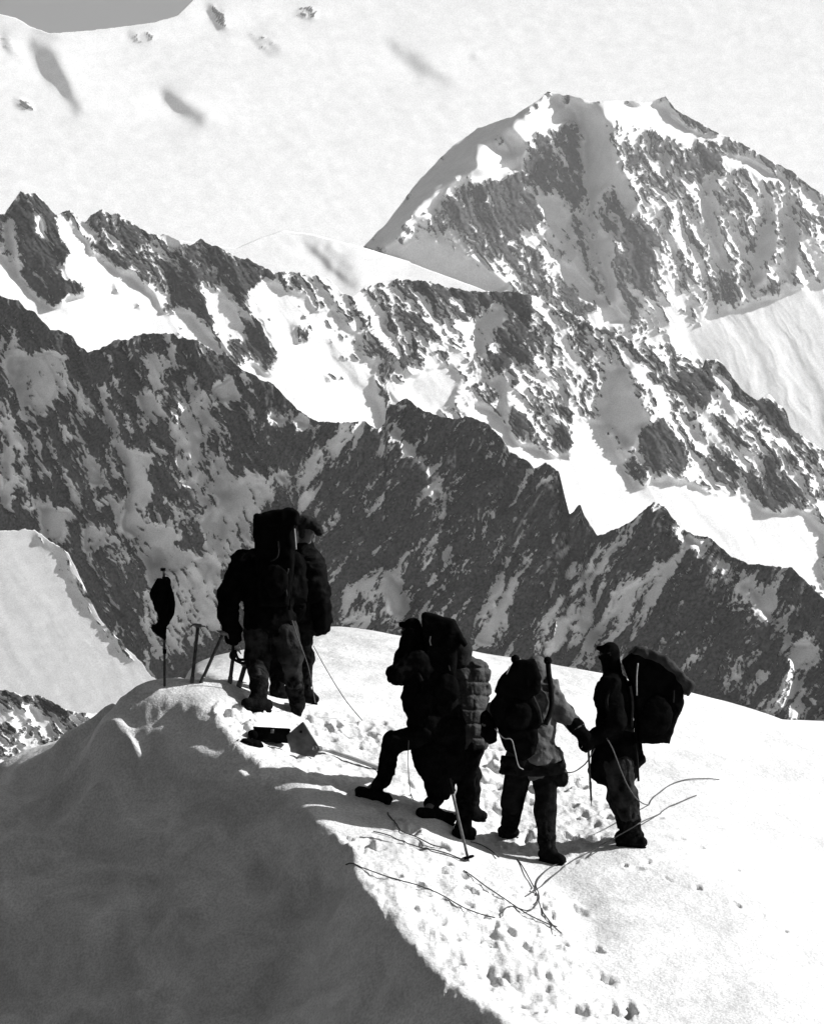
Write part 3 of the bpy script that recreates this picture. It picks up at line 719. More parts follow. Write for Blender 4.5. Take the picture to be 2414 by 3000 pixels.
BUMPS = [  # crest lines of drifts and hollows: picture polyline, height, width
    ('Z4', [(-60, 1020), (130, 1080), (220, 1160), (290, 1260), (320, 1400), (310, 1520)], .10, .16),
    ('Z4', [(-60, 1230), (60, 1330), (130, 1480), (140, 1700)], .06, .14),
    ('Z4', [(760, 1000), (900, 975), (1000, 935)], .05, .06), ('Z4', [(850, 1080), (1000, 1052), (1150, 1030)], .06, .06),
    ('Z4', [(1225, 690), (1235, 800), (1225, 930), (1280, 985)], -.16, .2), ('Z4', [(830, 740), (930, 755)], -.07, .1),
    ('Z4', [(100, 640), (180, 640), (250, 690)], -.14, .16), ('Z4', [(0, 640), (100, 640)], -.06, .1), ('Z4', [(540, 402), (670, 390)], .04, .05),
    ('Z4', [(1100, 648), (1140, 658), (1200, 625)], .09, .05), ('Z4', [(1310, 995), (1480, 985), (1640, 975)], .09, .06),
    ('Z4', [(1330, 1370), (1500, 1430), (1735, 1560)], -.14, .22), ('Z4', [(480, 1130), (560, 1170), (700, 1160)], -.09, .18), ('Z4', [(550, 1200), (760, 1230), (930, 1350), (1060, 1500)], .07, .16),
    ('Z4', [(180, 1690), (420, 1720), (640, 1735)], .07, .14), ('Z4', [(600, 1500), (760, 1620), (860, 1735)], -.08, .16),
    ('Z4', [(640, 280), (780, 300), (900, 350)], -.08, .16), ('Z4', [(400, 440), (620, 450), (760, 480)], -.05, .12),
    ('Z1', [(-60, 1420), (60, 1355), (200, 1330), (330, 1335), (480, 1355), (620, 1380), (780, 1410)], -.16, .10),
    ('Z1', [(30, 1440), (200, 1405), (420, 1410), (640, 1420)], .06, .12),
    ('Z5', [(830, 540), (900, 600), (960, 680), (930, 740)], -.06, .22),
]
BUMPS = [([tuple(hit(*q)[:2]) for q in px_of(v, pts)], h, w) for v, pts, h, w in BUMPS]
TRAMPLE = [[tuple(hit(*q)[:2]) for q in px_of(v, pts)] for v, pts in (
    ('OV', [(440, 1500), (640, 1480), (830, 1530), (1000, 1600), (1250, 1640), (1320, 1760), (1200, 1830), (1000, 1760), (760, 1700), (560, 1590)]),
    ('OV', [(690, 1760), (900, 1800), (1150, 1880), (1210, 2050), (1120, 2156), (1000, 2120), (860, 1960), (760, 1850)]))]

def ground_z(x, y):
    x, y = np.broadcast_arrays(np.asarray(x, float), np.asarray(y, float))
    z, rl = raw_ground(x, y)
    left = smooth(0.0, 0.5, rl)                      # 1 on the shaded left flank
    z = z + (0.02 + 0.05 * left) * fbm(x / 1.3, y / 1.9, 3, 5) + (0.006 + .008 * left) * fbm(x / .33, y / .5, 3, 6)
    wx = x + .5 * fbm(x / 1.4, y / 1.4, 2, 8)
    wy = y + .5 * fbm(x / 1.4 + 7.7, y / 1.4, 2, 8)
    cx, cy = wx + 4.6, wy - 24.0
    rad, ang = np.hypot(cx, cy * .75), np.arctan2(cy, cx)          # drifts that curl round the foot of the flank
    z = z + left * (.24 * ridged(rad / .62, ang / .5, 2, 9) * smooth(-.3, .3, fbm(x / 1.6, y / 1.6, 2, 10)) + .11 * ridged((wx * .6 + wy * .8) / .34, (wy * .6 - wx * .8) / 1.5, 2, 11) * smooth(-.1, .4, fbm(x / .9 + 3, y / .9, 2, 18)))
    for poly, h, w in BUMPS:
        z = z + h * np.exp(-(seg_dist(x, y, poly) / w) ** 2)
    tr = np.zeros_like(z)
    for poly in TRAMPLE:
        cx, cy = np.mean(poly, 0)
        m = in_poly(x + .12 * noise2(x / .3, y / .3, 12), y + .12 * noise2(x / .3 + 5, y / .3, 13), poly)
        tr = np.maximum(tr, m)
    z = z + tr * (1 - left) * (.04 * fbm(x / .17, y / .2, 4, 14, .62) + .03 * np.minimum(fbm(x / .34, y / .4, 2, 15) + .1, 0) * 2)
    edge = np.exp(-(rl / .12) ** 2)
    z = z + .035 * edge * fbm(x / .16, y / .16, 3, 16, .6)
    for fx, fy, a, b, th, dep in FEET:
        m = (np.abs(x - fx) < .7) & (np.abs(y - fy) < .7)
        if not m.any(): continue
        dx, dy = x[m] - fx, y[m] - fy
        u, v = dx * math.cos(th) + dy * math.sin(th), -dx * math.sin(th) + dy * math.cos(th)
        q = np.sqrt((u / a) ** 2 + (v / b) ** 2) + .6 * noise2(dx / .08 + fx * 9, dy / .08 + fy * 9, 19)
        z[m] += -dep * (1 - smooth(.15, 1.1, q)) + .18 * dep * np.exp(-((q - 1.25) / .3) ** 2)
    return z

gc = np.concatenate([np.linspace(-900, -60, 40)[:-1], np.arange(-60, 2480, 5.0), np.linspace(2480, 3300, 40)[1:]])
gd = np.concatenate([np.linspace(8, 19.5, 30)[:-1], np.arange(19.5, 24, .04), np.arange(24, 29.5, .028), np.arange(29.5, 34, .06), np.linspace(34, 70, 40)])
GX, GD = (gc[None, :] - 1207) * K * gd[:, None], np.broadcast_to(gd[:, None], (len(gd), len(gc)))
GZ = np.maximum(ground_z(GX, GD), -56)
_g = mesh_from('snow_ground', np.stack([GX, GD, GZ], -1).reshape(-1, 3), grid_quads(*GX.shape)[:, ::-1])
_near_snow = snow_mat('near_snow', .88, (9.0, 45.0, 130.0), (.03, .010, .005), .6, .3)
tag(link('snow_ground', _g, _near_snow), 'wind packed snow ridge the climbers stand on, sunlit on the right and shaded on its left flank', None, None, 'structure')

# ------------------------------------------------------------------ haze
def haze(x0, x1, y0, y1, z0, z1, density):
    v = [(x, y, z) for z in (z0, z1) for y in (y0, y1) for x in (x0, x1)]
    f = [(0, 2, 3, 1), (4, 5, 7, 6), (0, 1, 5, 4), (2, 6, 7, 3), (0, 4, 6, 2), (1, 3, 7, 5)]
    m = bpy.data.materials.new('mountain_air')
    m.use_nodes = True
    n, l = m.node_tree.nodes, m.node_tree.links
    n.clear()
    pv = n.new('ShaderNodeVolumePrincipled')
    pv.inputs['Color'].default_value = (.97, .97, .97, 1)
    pv.inputs['Density'].default_value = density
    pv.inputs['Anisotropy'].default_value = .2
    o = n.new('ShaderNodeOutputMaterial')
    l.new(pv.outputs[0], o.inputs['Volume'])
    tag(link('haze', mesh_from('haze', v, f, False), m), 'thin mountain haze between the ridges', None, None, 'stuff')
haze(-5200, 5200, -400, 22000, -69, 5400, 1.4e-5)

# ------------------------------------------------------------------ solid modelling: signed distances -> surface nets
class Solid:
    """rounded limbs, ellipsoids and padded slabs blended into one skin; all places are photo pixels + metres of depth"""
    def __init__(self, d):
        self.d, self.s, self.prims = d, K * d, []
    def pt(self, q):
        return at(q[0], q[1], self.d + (q[2] if len(q) > 2 else 0.0))
    def limb(self, *nodes, k=.03):                      # nodes (px, py, depth offset, radius px)
        for a, b in zip(nodes[:-1], nodes[1:]):
            self.prims.append(('cone', self.pt(a), self.pt(b), a[3] * self.s, b[3] * self.s, k))
        return self
    def ball(self, q, r, k=.03, rot=0.0):               # r = (right, depth, up) in pixels, rot turns in the picture plane
        r = np.asarray(r, float) * self.s if np.ndim(r) else np.full(3, r * self.s)
        self.prims.append(('ell', self.pt(q), r, rot, k))
        return self
    def slab(self, poly, d0, half, rnd=.03, k=.02):     # outline in the picture plane with real thickness in depth
        p = at(np.array(poly)[:, 0], np.array(poly)[:, 1], self.d + d0)
        self.prims.append(('slab', p[:, [0, 2]], self.d + d0, half, rnd, k))
        return self
    def box(self, q, half, yaw=0.0, rnd=.02, k=.02, roll=0.0):   # half = (right, depth, up) in metres
        self.prims.append(('box', self.pt(q), np.asarray(half, float), yaw, rnd, k, roll))
        return self
    def bounds(self):
        lo, hi = np.full(3, 1e9), np.full(3, -1e9)
        for p in self.prims:
            if p[0] == 'cone':
                for c, r in ((p[1], p[3]), (p[2], p[4])):
                    lo, hi = np.minimum(lo, c - r), np.maximum(hi, c + r)
            elif p[0] == 'ell':
                m = p[2].max(); lo, hi = np.minimum(lo, p[1] - m), np.maximum(hi, p[1] + m)
            elif p[0] == 'slab':
                a, b = p[1].min(0) - p[4], p[1].max(0) + p[4]
                lo = np.minimum(lo, (a[0], p[2] - p[3] - p[4], a[1])); hi = np.maximum(hi, (b[0], p[2] + p[3] + p[4], b[1]))
            else:
                m = np.linalg.norm(p[2]); lo, hi = np.minimum(lo, p[1] - m), np.maximum(hi, p[1] + m)
        return lo, hi
    def field(self, P):
        D = None
        for p in self.prims:
            if p[0] == 'cone':
                a, b = p[1], p[2]
                ab = b - a
                t = np.clip(((P - a) @ ab) / (ab @ ab + 1e-12), 0, 1)
                q = np.linalg.norm(P - a - t[..., None] * ab, axis=-1) - (p[3] + (p[4] - p[3]) * t)
            elif p[0] == 'ell':
                v = P - p[1]
                c, s = math.cos(p[3]), math.sin(p[3])
                v = np.stack([v[..., 0] * c + v[..., 2] * s, v[..., 1], -v[..., 0] * s + v[..., 2] * c], -1)
                k0 = np.linalg.norm(v / p[2], axis=-1); k1 = np.linalg.norm(v / p[2] ** 2, axis=-1)
                q = k0 * (k0 - 1) / np.maximum(k1, 1e-9)
            elif p[0] == 'slab':
                X, Z = P[..., 0], P[..., 2]
                poly = p[1]
                ds = seg_dist(X, Z, [tuple(c) for c in poly] + [tuple(poly[0])])
                ds = np.where(in_poly(X, Z, poly), -ds, ds) + p[4]
                dy = np.abs(P[..., 1] - p[2]) - p[3] + p[4]
                q = np.minimum(np.maximum(ds, dy), 0) + np.hypot(np.maximum(ds, 0), np.maximum(dy, 0)) - p[4]
            else:
                v = P - p[1]
                c, s = math.cos(p[6]), math.sin(p[6])
                v = np.stack([v[..., 0] * c + v[..., 2] * s, v[..., 1], -v[..., 0] * s + v[..., 2] * c], -1)
                c, s = math.cos(p[3]), math.sin(p[3])
                v = np.stack([v[..., 0] * c + v[..., 1] * s, -v[..., 0] * s + v[..., 1] * c, v[..., 2]], -1)
                e = np.abs(v) - (p[2] - p[4])
                q = np.linalg.norm(np.maximum(e, 0), axis=-1) + np.minimum(e.max(-1), 0) - p[4]
            if D is None: D = q
            else:
                k = p[-1] if p[0] != 'box' else p[5]
                h = np.maximum(k - np.abs(D - q), 0) / max(k, 1e-6)
                D = np.minimum(D, q) - h * h * k * .25
        return D
    def build(self, name, mat, parent, res=.013, wrinkle=.006, wscale=.09, seed=1, quilt=None, cut=None, stretch=(1, 1, 1)):
        lo, hi = self.bounds()
        lo, hi = lo - .05, hi + .05
        n = np.ceil((hi - lo) / res).astype(int) + 1
        ax = [lo[i] + res * np.arange(n[i]) for i in range(3)]
        P = np.stack(np.meshgrid(*ax, indexing='ij'), -1)
        D = self.field(P)
        near = np.abs(D) < .06
        if wrinkle:
            Q = P[near] * np.array(stretch)
            w = noise3(Q / wscale + noise3(Q / (wscale * 2.3), seed + 5)[..., None] * .8, seed)
            w2 = noise3(Q / (wscale * .42), seed + 9)
            D[near] += wrinkle * (np.abs(w) * 2 - .7 + .45 * w2)
        if quilt:
            D[near] += quilt(P[near])
        if cut:
            for fn in cut:
                D = np.maximum(D, fn(P))
        return link(name, surface_net(name, D, lo, res), mat, parent)

def surface_net(name, D, lo, res):
    S = D < 0
    n = np.array(D.shape) - 1
    acc = np.zeros(tuple(n) + (3,)); cnt = np.zeros(tuple(n))
    def sl(o): return tuple(slice(o[i], o[i] + n[i]) for i in range(3))
    for a in range(3):
        others = [i for i in range(3) if i != a]
        for o1 in (0, 1):
            for o2 in (0, 1):
                o = [0, 0, 0]; o[others[0]] = o1; o[others[1]] = o2
                e = list(o); e[a] = 1
                d0, d1 = D[sl(o)], D[sl(e)]
                c = S[sl(o)] != S[sl(e)]
                t = np.where(c, d0 / np.where(c, d0 - d1, 1), 0)
                v = np.zeros(tuple(n) + (3,))
                v[..., others[0]] = o1; v[..., others[1]] = o2; v[..., a] = t
                acc += v * c[..., None]; cnt += c
    act = cnt > 0
    idx = np.full(tuple(n), -1); idx[act] = np.arange(act.sum())
    cell = np.argwhere(act)
    V = lo + res * (cell + acc[act] / cnt[act][:, None])
    faces = []
    for a in range(3):
        b, c = [(1, 2), (2, 0), (0, 1)][a]
        e0 = S[tuple(slice(0, -1) if i == a else slice(None) for i in range(3))]
        e1 = S[tuple(slice(1, None) if i == a else slice(None) for i in range(3))]
        ch = np.argwhere(e0 != e1)
        ok = (ch[:, b] > 0) & (ch[:, c] > 0) & (ch[:, b] < n[b]) & (ch[:, c] < n[c])
        ch = ch[ok]
        inside = e0[tuple(ch.T)]
        def g(ob, oc):
            q = ch.copy(); q[:, b] -= ob; q[:, c] -= oc
            return idx[tuple(q.T)]
        f = np.stack([g(0, 0), g(1, 0), g(1, 1), g(0, 1)], -1)
        f[~inside] = f[~inside][:, ::-1]
        faces.append(f)
    return mesh_from(name, V, np.concatenate(faces))

def tube(points, r, sides=8, caps=True):
    p = np.asarray(points, float)
    r = np.broadcast_to(np.asarray(r, float), (len(p),))
    t = np.gradient(p, axis=0)
    t /= np.linalg.norm(t, axis=1)[:, None] + 1e-12
    up = np.array([0.13, .31, 1.0]) if abs(t[0, 2]) < .9 else np.array([1.0, .2, 0])
    V = []
    for i in range(len(p)):
        a = np.cross(t[i], up); a /= np.linalg.norm(a)
        b = np.cross(t[i], a)
        th = np.linspace(0, 2 * math.pi, sides, endpoint=False)[:, None]
        V.append(p[i] + r[i] * (np.cos(th) * a + np.sin(th) * b))
    V = np.concatenate(V)
    q = []
    for i in range(len(p) - 1):
        for j in range(sides):
            k = (j + 1) % sides
            q.append((i * sides + j, i * sides + k, (i + 1) * sides + k, (i + 1) * sides + j))
    if caps:
        n0 = len(V)
        V = np.concatenate([V, p[:1], p[-1:]])
        for j in range(sides):
            k = (j + 1) % sides
            q.append((n0, k, j, j)); q.append((n0 + 1, (len(p) - 1) * sides + j, (len(p) - 1) * sides + k, (len(p) - 1) * sides + k))
    return V, q

def py_mesh(name, parts, smooth_shade=True):
    """join (verts, faces) lists into one mesh"""
    V, F, o = [], [], 0
    for v, f in parts:
        V += [tuple(map(float, c)) for c in v]
        for q in f:
            w = [o + int(i) for i in q]
            w = [w[i] for i in range(len(w)) if w[i] != w[i - 1]]
            F.append(w)
        o += len(v)
    me = bpy.data.meshes.new(name)
    me.from_pydata(V, [], F)
    me.polygons.foreach_set('use_smooth', [smooth_shade] * len(me.polygons))
    me.update()
    return me

def spline(pts, n=8):
    p = np.asarray(pts, float)
    p = np.vstack([2 * p[0] - p[1], p, 2 * p[-1] - p[-2]])
    out_ = []
    for i in range(1, len(p) - 2):
        for t in np.linspace(0, 1, n, endpoint=False):
            a, b, c, d = p[i - 1], p[i], p[i + 1], p[i + 2]
            out_.append(.5 * ((2 * b) + (c - a) * t + (2 * a - 5 * b + 4 * c - d) * t * t + (3 * b - a - 3 * c + d) * t ** 3))
    out_.append(p[-2])
    return np.array(out_)

def boxmesh(c, half, axes=None, bev=.15):
    """bevelled block: centre, half sizes, optional axes (rows)"""
    ax = np.eye(3) if axes is None else np.asarray(axes, float)
    h = np.asarray(half, float)
    b = bev * h.min()
    V, F = [], []
    for s, sz in ((-1, -1), (-1, 1)):
        pass
    lev = [(-h[2], b), (-h[2] + b, 0), (h[2] - b, 0), (h[2], b)]
    for z, ins in lev:
        x, y = h[0] - ins, h[1] - ins
        cc = b
        for px_, py_ in ((-x + cc, -y), (x - cc, -y), (x, -y + cc), (x, y - cc), (x - cc, y), (-x + cc, y), (-x, y - cc), (-x, -y + cc)):
            V.append(np.asarray(c) + px_ * ax[0] + py_ * ax[1] + z * ax[2])
    for l_ in range(3):
        for j in range(8):
            k = (j + 1) % 8
            F.append((l_ * 8 + j, l_ * 8 + k, (l_ + 1) * 8 + k, (l_ + 1) * 8 + j))
    F.append(tuple(range(7, -1, -1))); F.append(tuple(range(24, 32)))
    return V, F

# ------------------------------------------------------------------ materials of people and gear
M = dict(
    black=plain('black_cloth', .004, .95, 0, .5, 9, .35, 45),
    charcoal=plain('charcoal_wool', .008, .95, 0, .7, 14, .4, 60),
    tweed=plain('worn_grey_breeches', .02, .95, 0, .9, 10, .5, 40),
    anorak=plain('pale_anorak_cloth', .085, .9, .03, .5, 9, .5, 30),
    down=plain('grey_down_jacket_nylon', .05, .7, .12, .3, 16, .4, 50),
    packcloth=plain('black_pack_canvas', .004, .9, 0, .5, 12, .3, 50),
    packlid=plain('worn_pack_lid_canvas', .03, .85, .08, .5, 12, .4, 50),
    leather=plain('dark_boot_leather', .005, .8, .02, .6, 20, .4, 70),
    gaiter=plain('snow_dusted_gaiter', .008, .95, 0, .9, 22, .4, 60),
    skin=plain('weathered_skin', .10, .75, .15, .25, 20, .2, 60),
    hair=plain('dark_hair', .012, .8, .1, .5, 40, .5, 90),
    strap=plain('dark_webbing', .008, .9, .05, .4, 40),
    strap_light=plain('light_webbing', .28, .8, .1, .2, 40),
    steel=plain('axe_steel', .10, .45, .4, .4, 30, 0, 1, .6),
    wood=plain('axe_shaft_wood', .05, .7, .2, .5, 30),
    lightwood=plain('pale_shaft_wood', .30, .7, .2, .3, 30),
    shaft=plain('grey_pole_shaft', .10, .6, .2, .4, 30),
    rope=plain('climbing_rope', .10, .95, .05, .4, 200),
    rope_light=plain('pale_climbing_rope', .38, .95, .05, .3, 200),
    flag=plain('black_flag_cloth', .004, .95, 0, .4, 20, .3, 40),
    shovel=plain('grey_shovel_sheet', .09, .6, .25, .35, 12, .3, 20, .3),
    aluminium=plain('pale_tube', .36, .5, .4, .15, 20, 0, 1, .3),
    lens=plain('dark_goggle_lens', .01, .25, .5, .1, 10),
)

# ------------------------------------------------------------------ people
def head_parts(S, q, face, r=25):
    """skull, jaw, nose, brow, ears added to a body solid; face = (right, depth) unit direction the face looks"""
    fx, fy = face
    m = S.s
    x, y, d = q
    def off(f, side, up):            # pixels forwards, to the side, up
        return (x + fx * f - fy * side, y - up, d + (fy * f + fx * side) * m)
    S.ball(off(0, 0, 4), (r * .92, r * .92, r * 1.05), .02)
    S.ball(off(4, 0, -14), (r * .72, r * .72, r * .85), .02)
    S.ball(off(9, 0, -26), (r * .42, r * .42, r * .3), .015)                # chin
    S.limb(off(21, 0, 2) + (4.0,), off(28, 0, -8) + (4.6,), k=.012)          # nose
    for s in (-1, 1):
        S.limb(off(20, 3 * s, 5) + (3.8,), off(17, 13 * s, 4) + (3.4,), k=.01)  # brow
        S.ball(off(20, 8 * s, -1), 3.2, .004)                                  # eye
        S.ball(off(16, 11 * s, -9), 6.0, .012)                                 # cheek
        S.ball(off(-2, r * .92 * s, -3), (4, 4, 7), .008)                      # ear
    S.limb(off(21, -6, -18) + (3.2,), off(21, 6, -18) + (3.2,), k=.008)      # lips
    return off

def person(name, label, d, J, face, mats, jacket_extra=None, trousers_extra=None, cap=None, w=1.0, seed=1, jacket_opt=None, sleeve=(27, 25, 21), leg=(37, 30, 25), torso=(66, 46), hood=False, group='climbers', mit=1.0):
    """J: joints (px, py, depth offset)"""
    base = at(J['ankL'][0], J['ankL'][1], d)
    root = empty(name, tuple(base))
    tag(root, label, 'person', group)
    g = lambda n, r: tuple(J[n]) + (r,)
    # body under the clothes: one continuous figure
    B = Solid(d)
    B.limb(g('pelvis', 42), g('chest', 44), g('neck', 20), g('head', 20))
    for s in 'LR':
        B.limb(g('chest', 34), g('sh' + s, 18), g('el' + s, 14), g('wr' + s, 10), g('hand' + s, 9), k=.02)
        B.limb(g('pelvis', 34), g('hip' + s, 28), g('kn' + s, 19), g('ank' + s, 14), g('toe' + s, 9), k=.02)
    head_parts(B, J['head'], face)
    B.build('body', mats.get('skin', M['skin']), root, res=.011, wrinkle=0)
    # trousers
    T = Solid(d)
    T.limb(g('pelvis', min(torso) * .72), g('pelvis', min(torso) * .72))
    for s in 'LR':
        T.limb(g('pelvis', leg[0] * .8), g('hip' + s, leg[0]), g('kn' + s, leg[1]), k=.04)
        kn, an = np.array(J['kn' + s]), np.array(J['ank' + s])
        mid = kn + (an - kn) * .62
        T.limb(tuple(kn) + (leg[1],), tuple(mid) + (leg[2],), k=.04)
    if trousers_extra: trousers_extra(T)
    T.build('trousers', mats['trousers'], root, wrinkle=.012, wscale=.085, seed=seed + 1, stretch=(1, 1, .8))
    for s in 'LR':
        kn, an, to = (np.array(J[n + s]) for n in ('kn', 'ank', 'toe'))
        G = Solid(d)
        mid = kn + (an - kn) * .38
        G.limb(tuple(mid) + (leg[2] * .98,), tuple(kn + (an - kn) * .75) + (leg[2] * .94,), tuple(an) + (leg[2] * .86,), k=.03)
        G.build('gaiter', mats.get('gaiter', M['gaiter']), root, res=.012, wrinkle=.010, wscale=.06, seed=seed + 2)
        heel = J.get('heel' + s, tuple(an))
        F_ = Solid(d)
        fv = np.array(to) - np.array(heel)
        F_.limb(tuple(an) + (23,), (an[0] + .2 * fv[0], an[1] + 16, an[2] + .2 * fv[2], 21), k=.02)
        F_.limb((heel[0], heel[1] - 16, heel[2], 17), (heel[0] + .45 * fv[0], heel[1] + .45 * fv[1] - 17, heel[2] + .45 * fv[2], 18), (to[0], to[1] - 14, to[2], 15), k=.03)
        bo = F_.build('boot', M['leather'], root, res=.011, wrinkle=.005, wscale=.05, seed=seed + 3)
        So = Solid(d)
        So.limb((heel[0], heel[1] - 4, heel[2], 15), (heel[0] + .5 * fv[0], heel[1] + .5 * fv[1] - 4, heel[2] + .5 * fv[2], 14), (to[0], to[1] - 4, to[2], 13.5), k=.03)
        zc = np.polyfit([0, 1], [0, 0], 1)
        a_, b_ = So.pt(heel), So.pt(to)
        nrm = np.array([0, 0, 1.0]); dirv = (b_ - a_) / (np.linalg.norm(b_ - a_) + 1e-9); nrm = nrm - dirv * dirv[2]; nrm /= np.linalg.norm(nrm)
        So.build('sole', M['packcloth'], bo, res=.011, wrinkle=0, cut=[lambda P: (P - a_) @ nrm - .012, lambda P: -((P - a_) @ nrm) - .028])
    # jacket
    Jk = Solid(d)
    c, p = J['chest'], J['pelvis']
    mid = tuple((np.array(c) + np.array(p)) / 2)
    Jk.ball(c, (torso[0], torso[1], torso[0] * 1.05), .05).ball(mid, (torso[0] * .97, torso[1] * 1.02, torso[0] * 1.15), .06).ball(p, (torso[0] * .97, torso[1] * 1.06, 60), .06)
    Jk.limb(g('chest', 40), g('neck', 27), k=.05)
    for s in 'LR':
        Jk.limb(g('chest', 44), g('sh' + s, sleeve[0] + 3), k=.06)
        Jk.limb(g('sh' + s, sleeve[0]), g('el' + s, sleeve[1]), g('wr' + s, sleeve[2]), k=.035)
    if jacket_extra: jacket_extra(Jk)
    opt = dict(wrinkle=.017, wscale=.085, seed=seed)
    opt.update(jacket_opt or {})
    Jk.build('jacket', mats['jacket'], root, **opt)
    # mittens: a palm, four fingers together and the thumb apart
    for s in 'LR':
        wr, ha = np.array(J['wr' + s], float), np.array(J['hand' + s], float)
        v = ha - wr
        L = np.hypot(v[0], v[1]) + 1e-6
        u = v / L
        side = np.array([-u[1], u[0], 0.0]) * J.get('thumb' + s, 1)
        Mi = Solid(d)
        Mi.limb(tuple(wr - u * 16) + (23 * mit,), tuple(wr) + (24 * mit,), tuple(wr + u * 10) + (20 * mit,), k=.02)       # gauntlet
        Mi.limb(tuple(ha - u * 12) + (19 * mit,), tuple(ha) + (20 * mit,), tuple(ha + u * 16 * mit + np.array([0, 0, .02])) + (16 * mit,), tuple(ha + u * 26 * mit + np.array([0, 0, .05])) + (11 * mit,), k=.02)
        for f in range(4):
            b_ = ha + side * (f - 1.5) * 8 * mit + u * 8
            Mi.limb(tuple(b_) + (8 * mit,), tuple(b_ + u * mit * (20 + (5 if f in (1, 2) else 0)) + np.array([0, 0, .03])) + (6.5 * mit,), k=.012)
        Mi.limb(tuple(ha - u * 8 + side * 15 * mit) + (8.5,), tuple(ha + u * 8 + side * 20 * mit + np.array([0, 0, .02])) + (8,), k=.02)
        Mi.build('mitten', M['black'], root, res=.010, wrinkle=.004, wscale=.05, seed=seed + 4)
    if cap:
        cap(root, d)
    return root

def capped(kind, q, face, mat):
    fx, fy = face
    def make(root, d):
        C = Solid(d)
        m = C.s
        x, y, dd = q
        def off(f, side, up): return (x + fx * f - fy * side, y - up, dd + (fy * f + fx * side) * m)
        if kind == 'visor':
            C.ball(off(-1, 0, 13), (28, 28, 22), .02)
            C.limb(off(20, -12, 12) + (5,), off(20, 12, 12) + (5,), k=.02)
            C.limb(off(22, -8, 12) + (5,), off(34, 0, 11) + (4,), off(22, 8, 12) + (5,), k=.02)
            for s in (-1, 1): C.limb(off(-2, 25 * s, 6) + (7,), off(2, 23 * s, -16) + (6,), k=.02)
        elif kind == 'balaclava':
            C.ball(off(0, 0, 6), (27.5, 27.5, 29), .02).ball(off(3, 0, -14), (23, 23, 25), .02).ball(off(10, 0, -26), (13, 13, 10), .02)
            C.limb(off(20, 0, 2) + (7,), off(28, 0, -9) + (6.5,), k=.02).limb(off(-6, 0, -20) + (24,), off(-6, 0, -44) + (28,), k=.03)
            for s in (-1, 1): C.limb(off(22, 9 * s, 14) + (8,), off(18, 14 * s, 12) + (7,), k=.02)
            C.limb(off(24, -6, 15) + (7,), off(33, 0, 16) + (6,), off(24, 6, 15) + (7,), k=.02)
        elif kind == 'hood':
            C.ball(off(-4, 0, 4), (32, 32, 35), .03).limb(off(-8, 0, -8) + (28,), off(-10, 0, -36) + (30,), k=.04)
        elif kind == 'fur':
            C.ball(off(-2, 0, 12), (30, 30, 24), .02)
            C.limb(off(14, -16, 14) + (14,), off(32, -6, 8) + (13,), off(43, 0, -12) + (11,), off(32, 6, 8) + (13,), off(14, 16, 14) + (14,), k=.03)
            for s in (-1, 1): C.limb(off(-4, 24 * s, 6) + (12,), off(-2, 24 * s, -22) + (10,), k=.03)
        C.build('cap' if kind in ('visor', 'fur') else kind, mat, root, res=.010, wrinkle=.007 if kind == 'fur' else .004, wscale=.03 if kind == 'fur' else .05, seed=8)
    return make

def goggles(root, d, q, face):
    fx, fy = face
    G = Solid(d); m = G.s
    x, y, dd = q
    def off(f, side, up): return (x + fx * f - fy * side, y - up, dd + (fy * f + fx * side) * m)
    for s in (-1, 1): G.ball(off(26, 9 * s, 1), (6.5, 6.5, 7), .01)
    for s in (-1, 1): G.limb(off(24, 14 * s, 1) + (2.6,), off(0, 28.5 * s, 2) + (2.4,), k=.01)
    G.build('goggles', M['lens'], root, res=.008, wrinkle=0)

def Z(view, x, y, d=0.0):
    (a, b), = px_of(view, [(x, y)])
    return (a, b, d)
def zj(view, **kw):
    return {k: Z(view, *v) if isinstance(v, tuple) else v for k, v in kw.items()}
def gdist(px, py):
    return float(hit(px, py, ground_z)[1])
def drop_feet(J, d):
    """set each foot's depth so that its heel and toe stand on the snow at their place in the picture"""
    for s in 'LR':
        for n in ('heel', 'toe'):
            q = J[n + s]
            J[n + s] = (q[0], q[1], gdist(q[0], q[1]) - d)
        h = J['heel' + s]
        a = J['ank' + s]
        J['ank' + s] = (a[0], a[1], h[2] * .75 + J['toe' + s][2] * .25)
    return J
LEFT, RIGHT, AWAY = (-1.0, 0.0), (1.0, 0.0), (0.0, 1.0)

# 1 - the climber seen from behind with the tall pack
d1 = gdist(820, 2085)
J1 = zj('Z1', head=(1000, 300, .04), neck=(985, 400, 0), chest=(955, 590, 0), pelvis=(965, 920, 0), shL=(775, 520, 0), shR=(1130, 530, 0), elL=(675, 750, -.02), wrL=(668, 900, -.05), handL=(690, 1000, -.06),
        elR=(1165, 740, .1), wrR=(1140, 880, .28), handR=(1110, 930, .36), hipL=(885, 1010, 0), hipR=(1070, 1010, 0), knL=(885, 1215, .03), knR=(1120, 1200, -.03), ankL=(893, 1470, 0), ankR=(1160, 1500, 0),
        toeL=(800, 1572), heelL=(950, 1590), toeR=(1190, 1575), heelR=(1165, 1625))
drop_feet(J1, d1)
J1['toeR'] = (J1['toeR'][0], J1['toeR'][1] - 14, J1['heelR'][2] + .22); J1['thumbL'] = -1
def j1x(S):
    S.limb(Z('Z1', 890, 960) + (42,), Z('Z1', 1060, 960) + (40,), k=.05)
    S.limb(Z('Z1', 1030, 470, -.05) + (30,), Z('Z1', 1080, 700, -.05) + (34,), k=.05)
def t1x(S):
    S.ball(Z('Z1', 1125, 1190, -.05), (34, 34, 38), .04)
    S.ball(Z('Z1', 870, 1190, -.02), (33, 33, 36), .04)
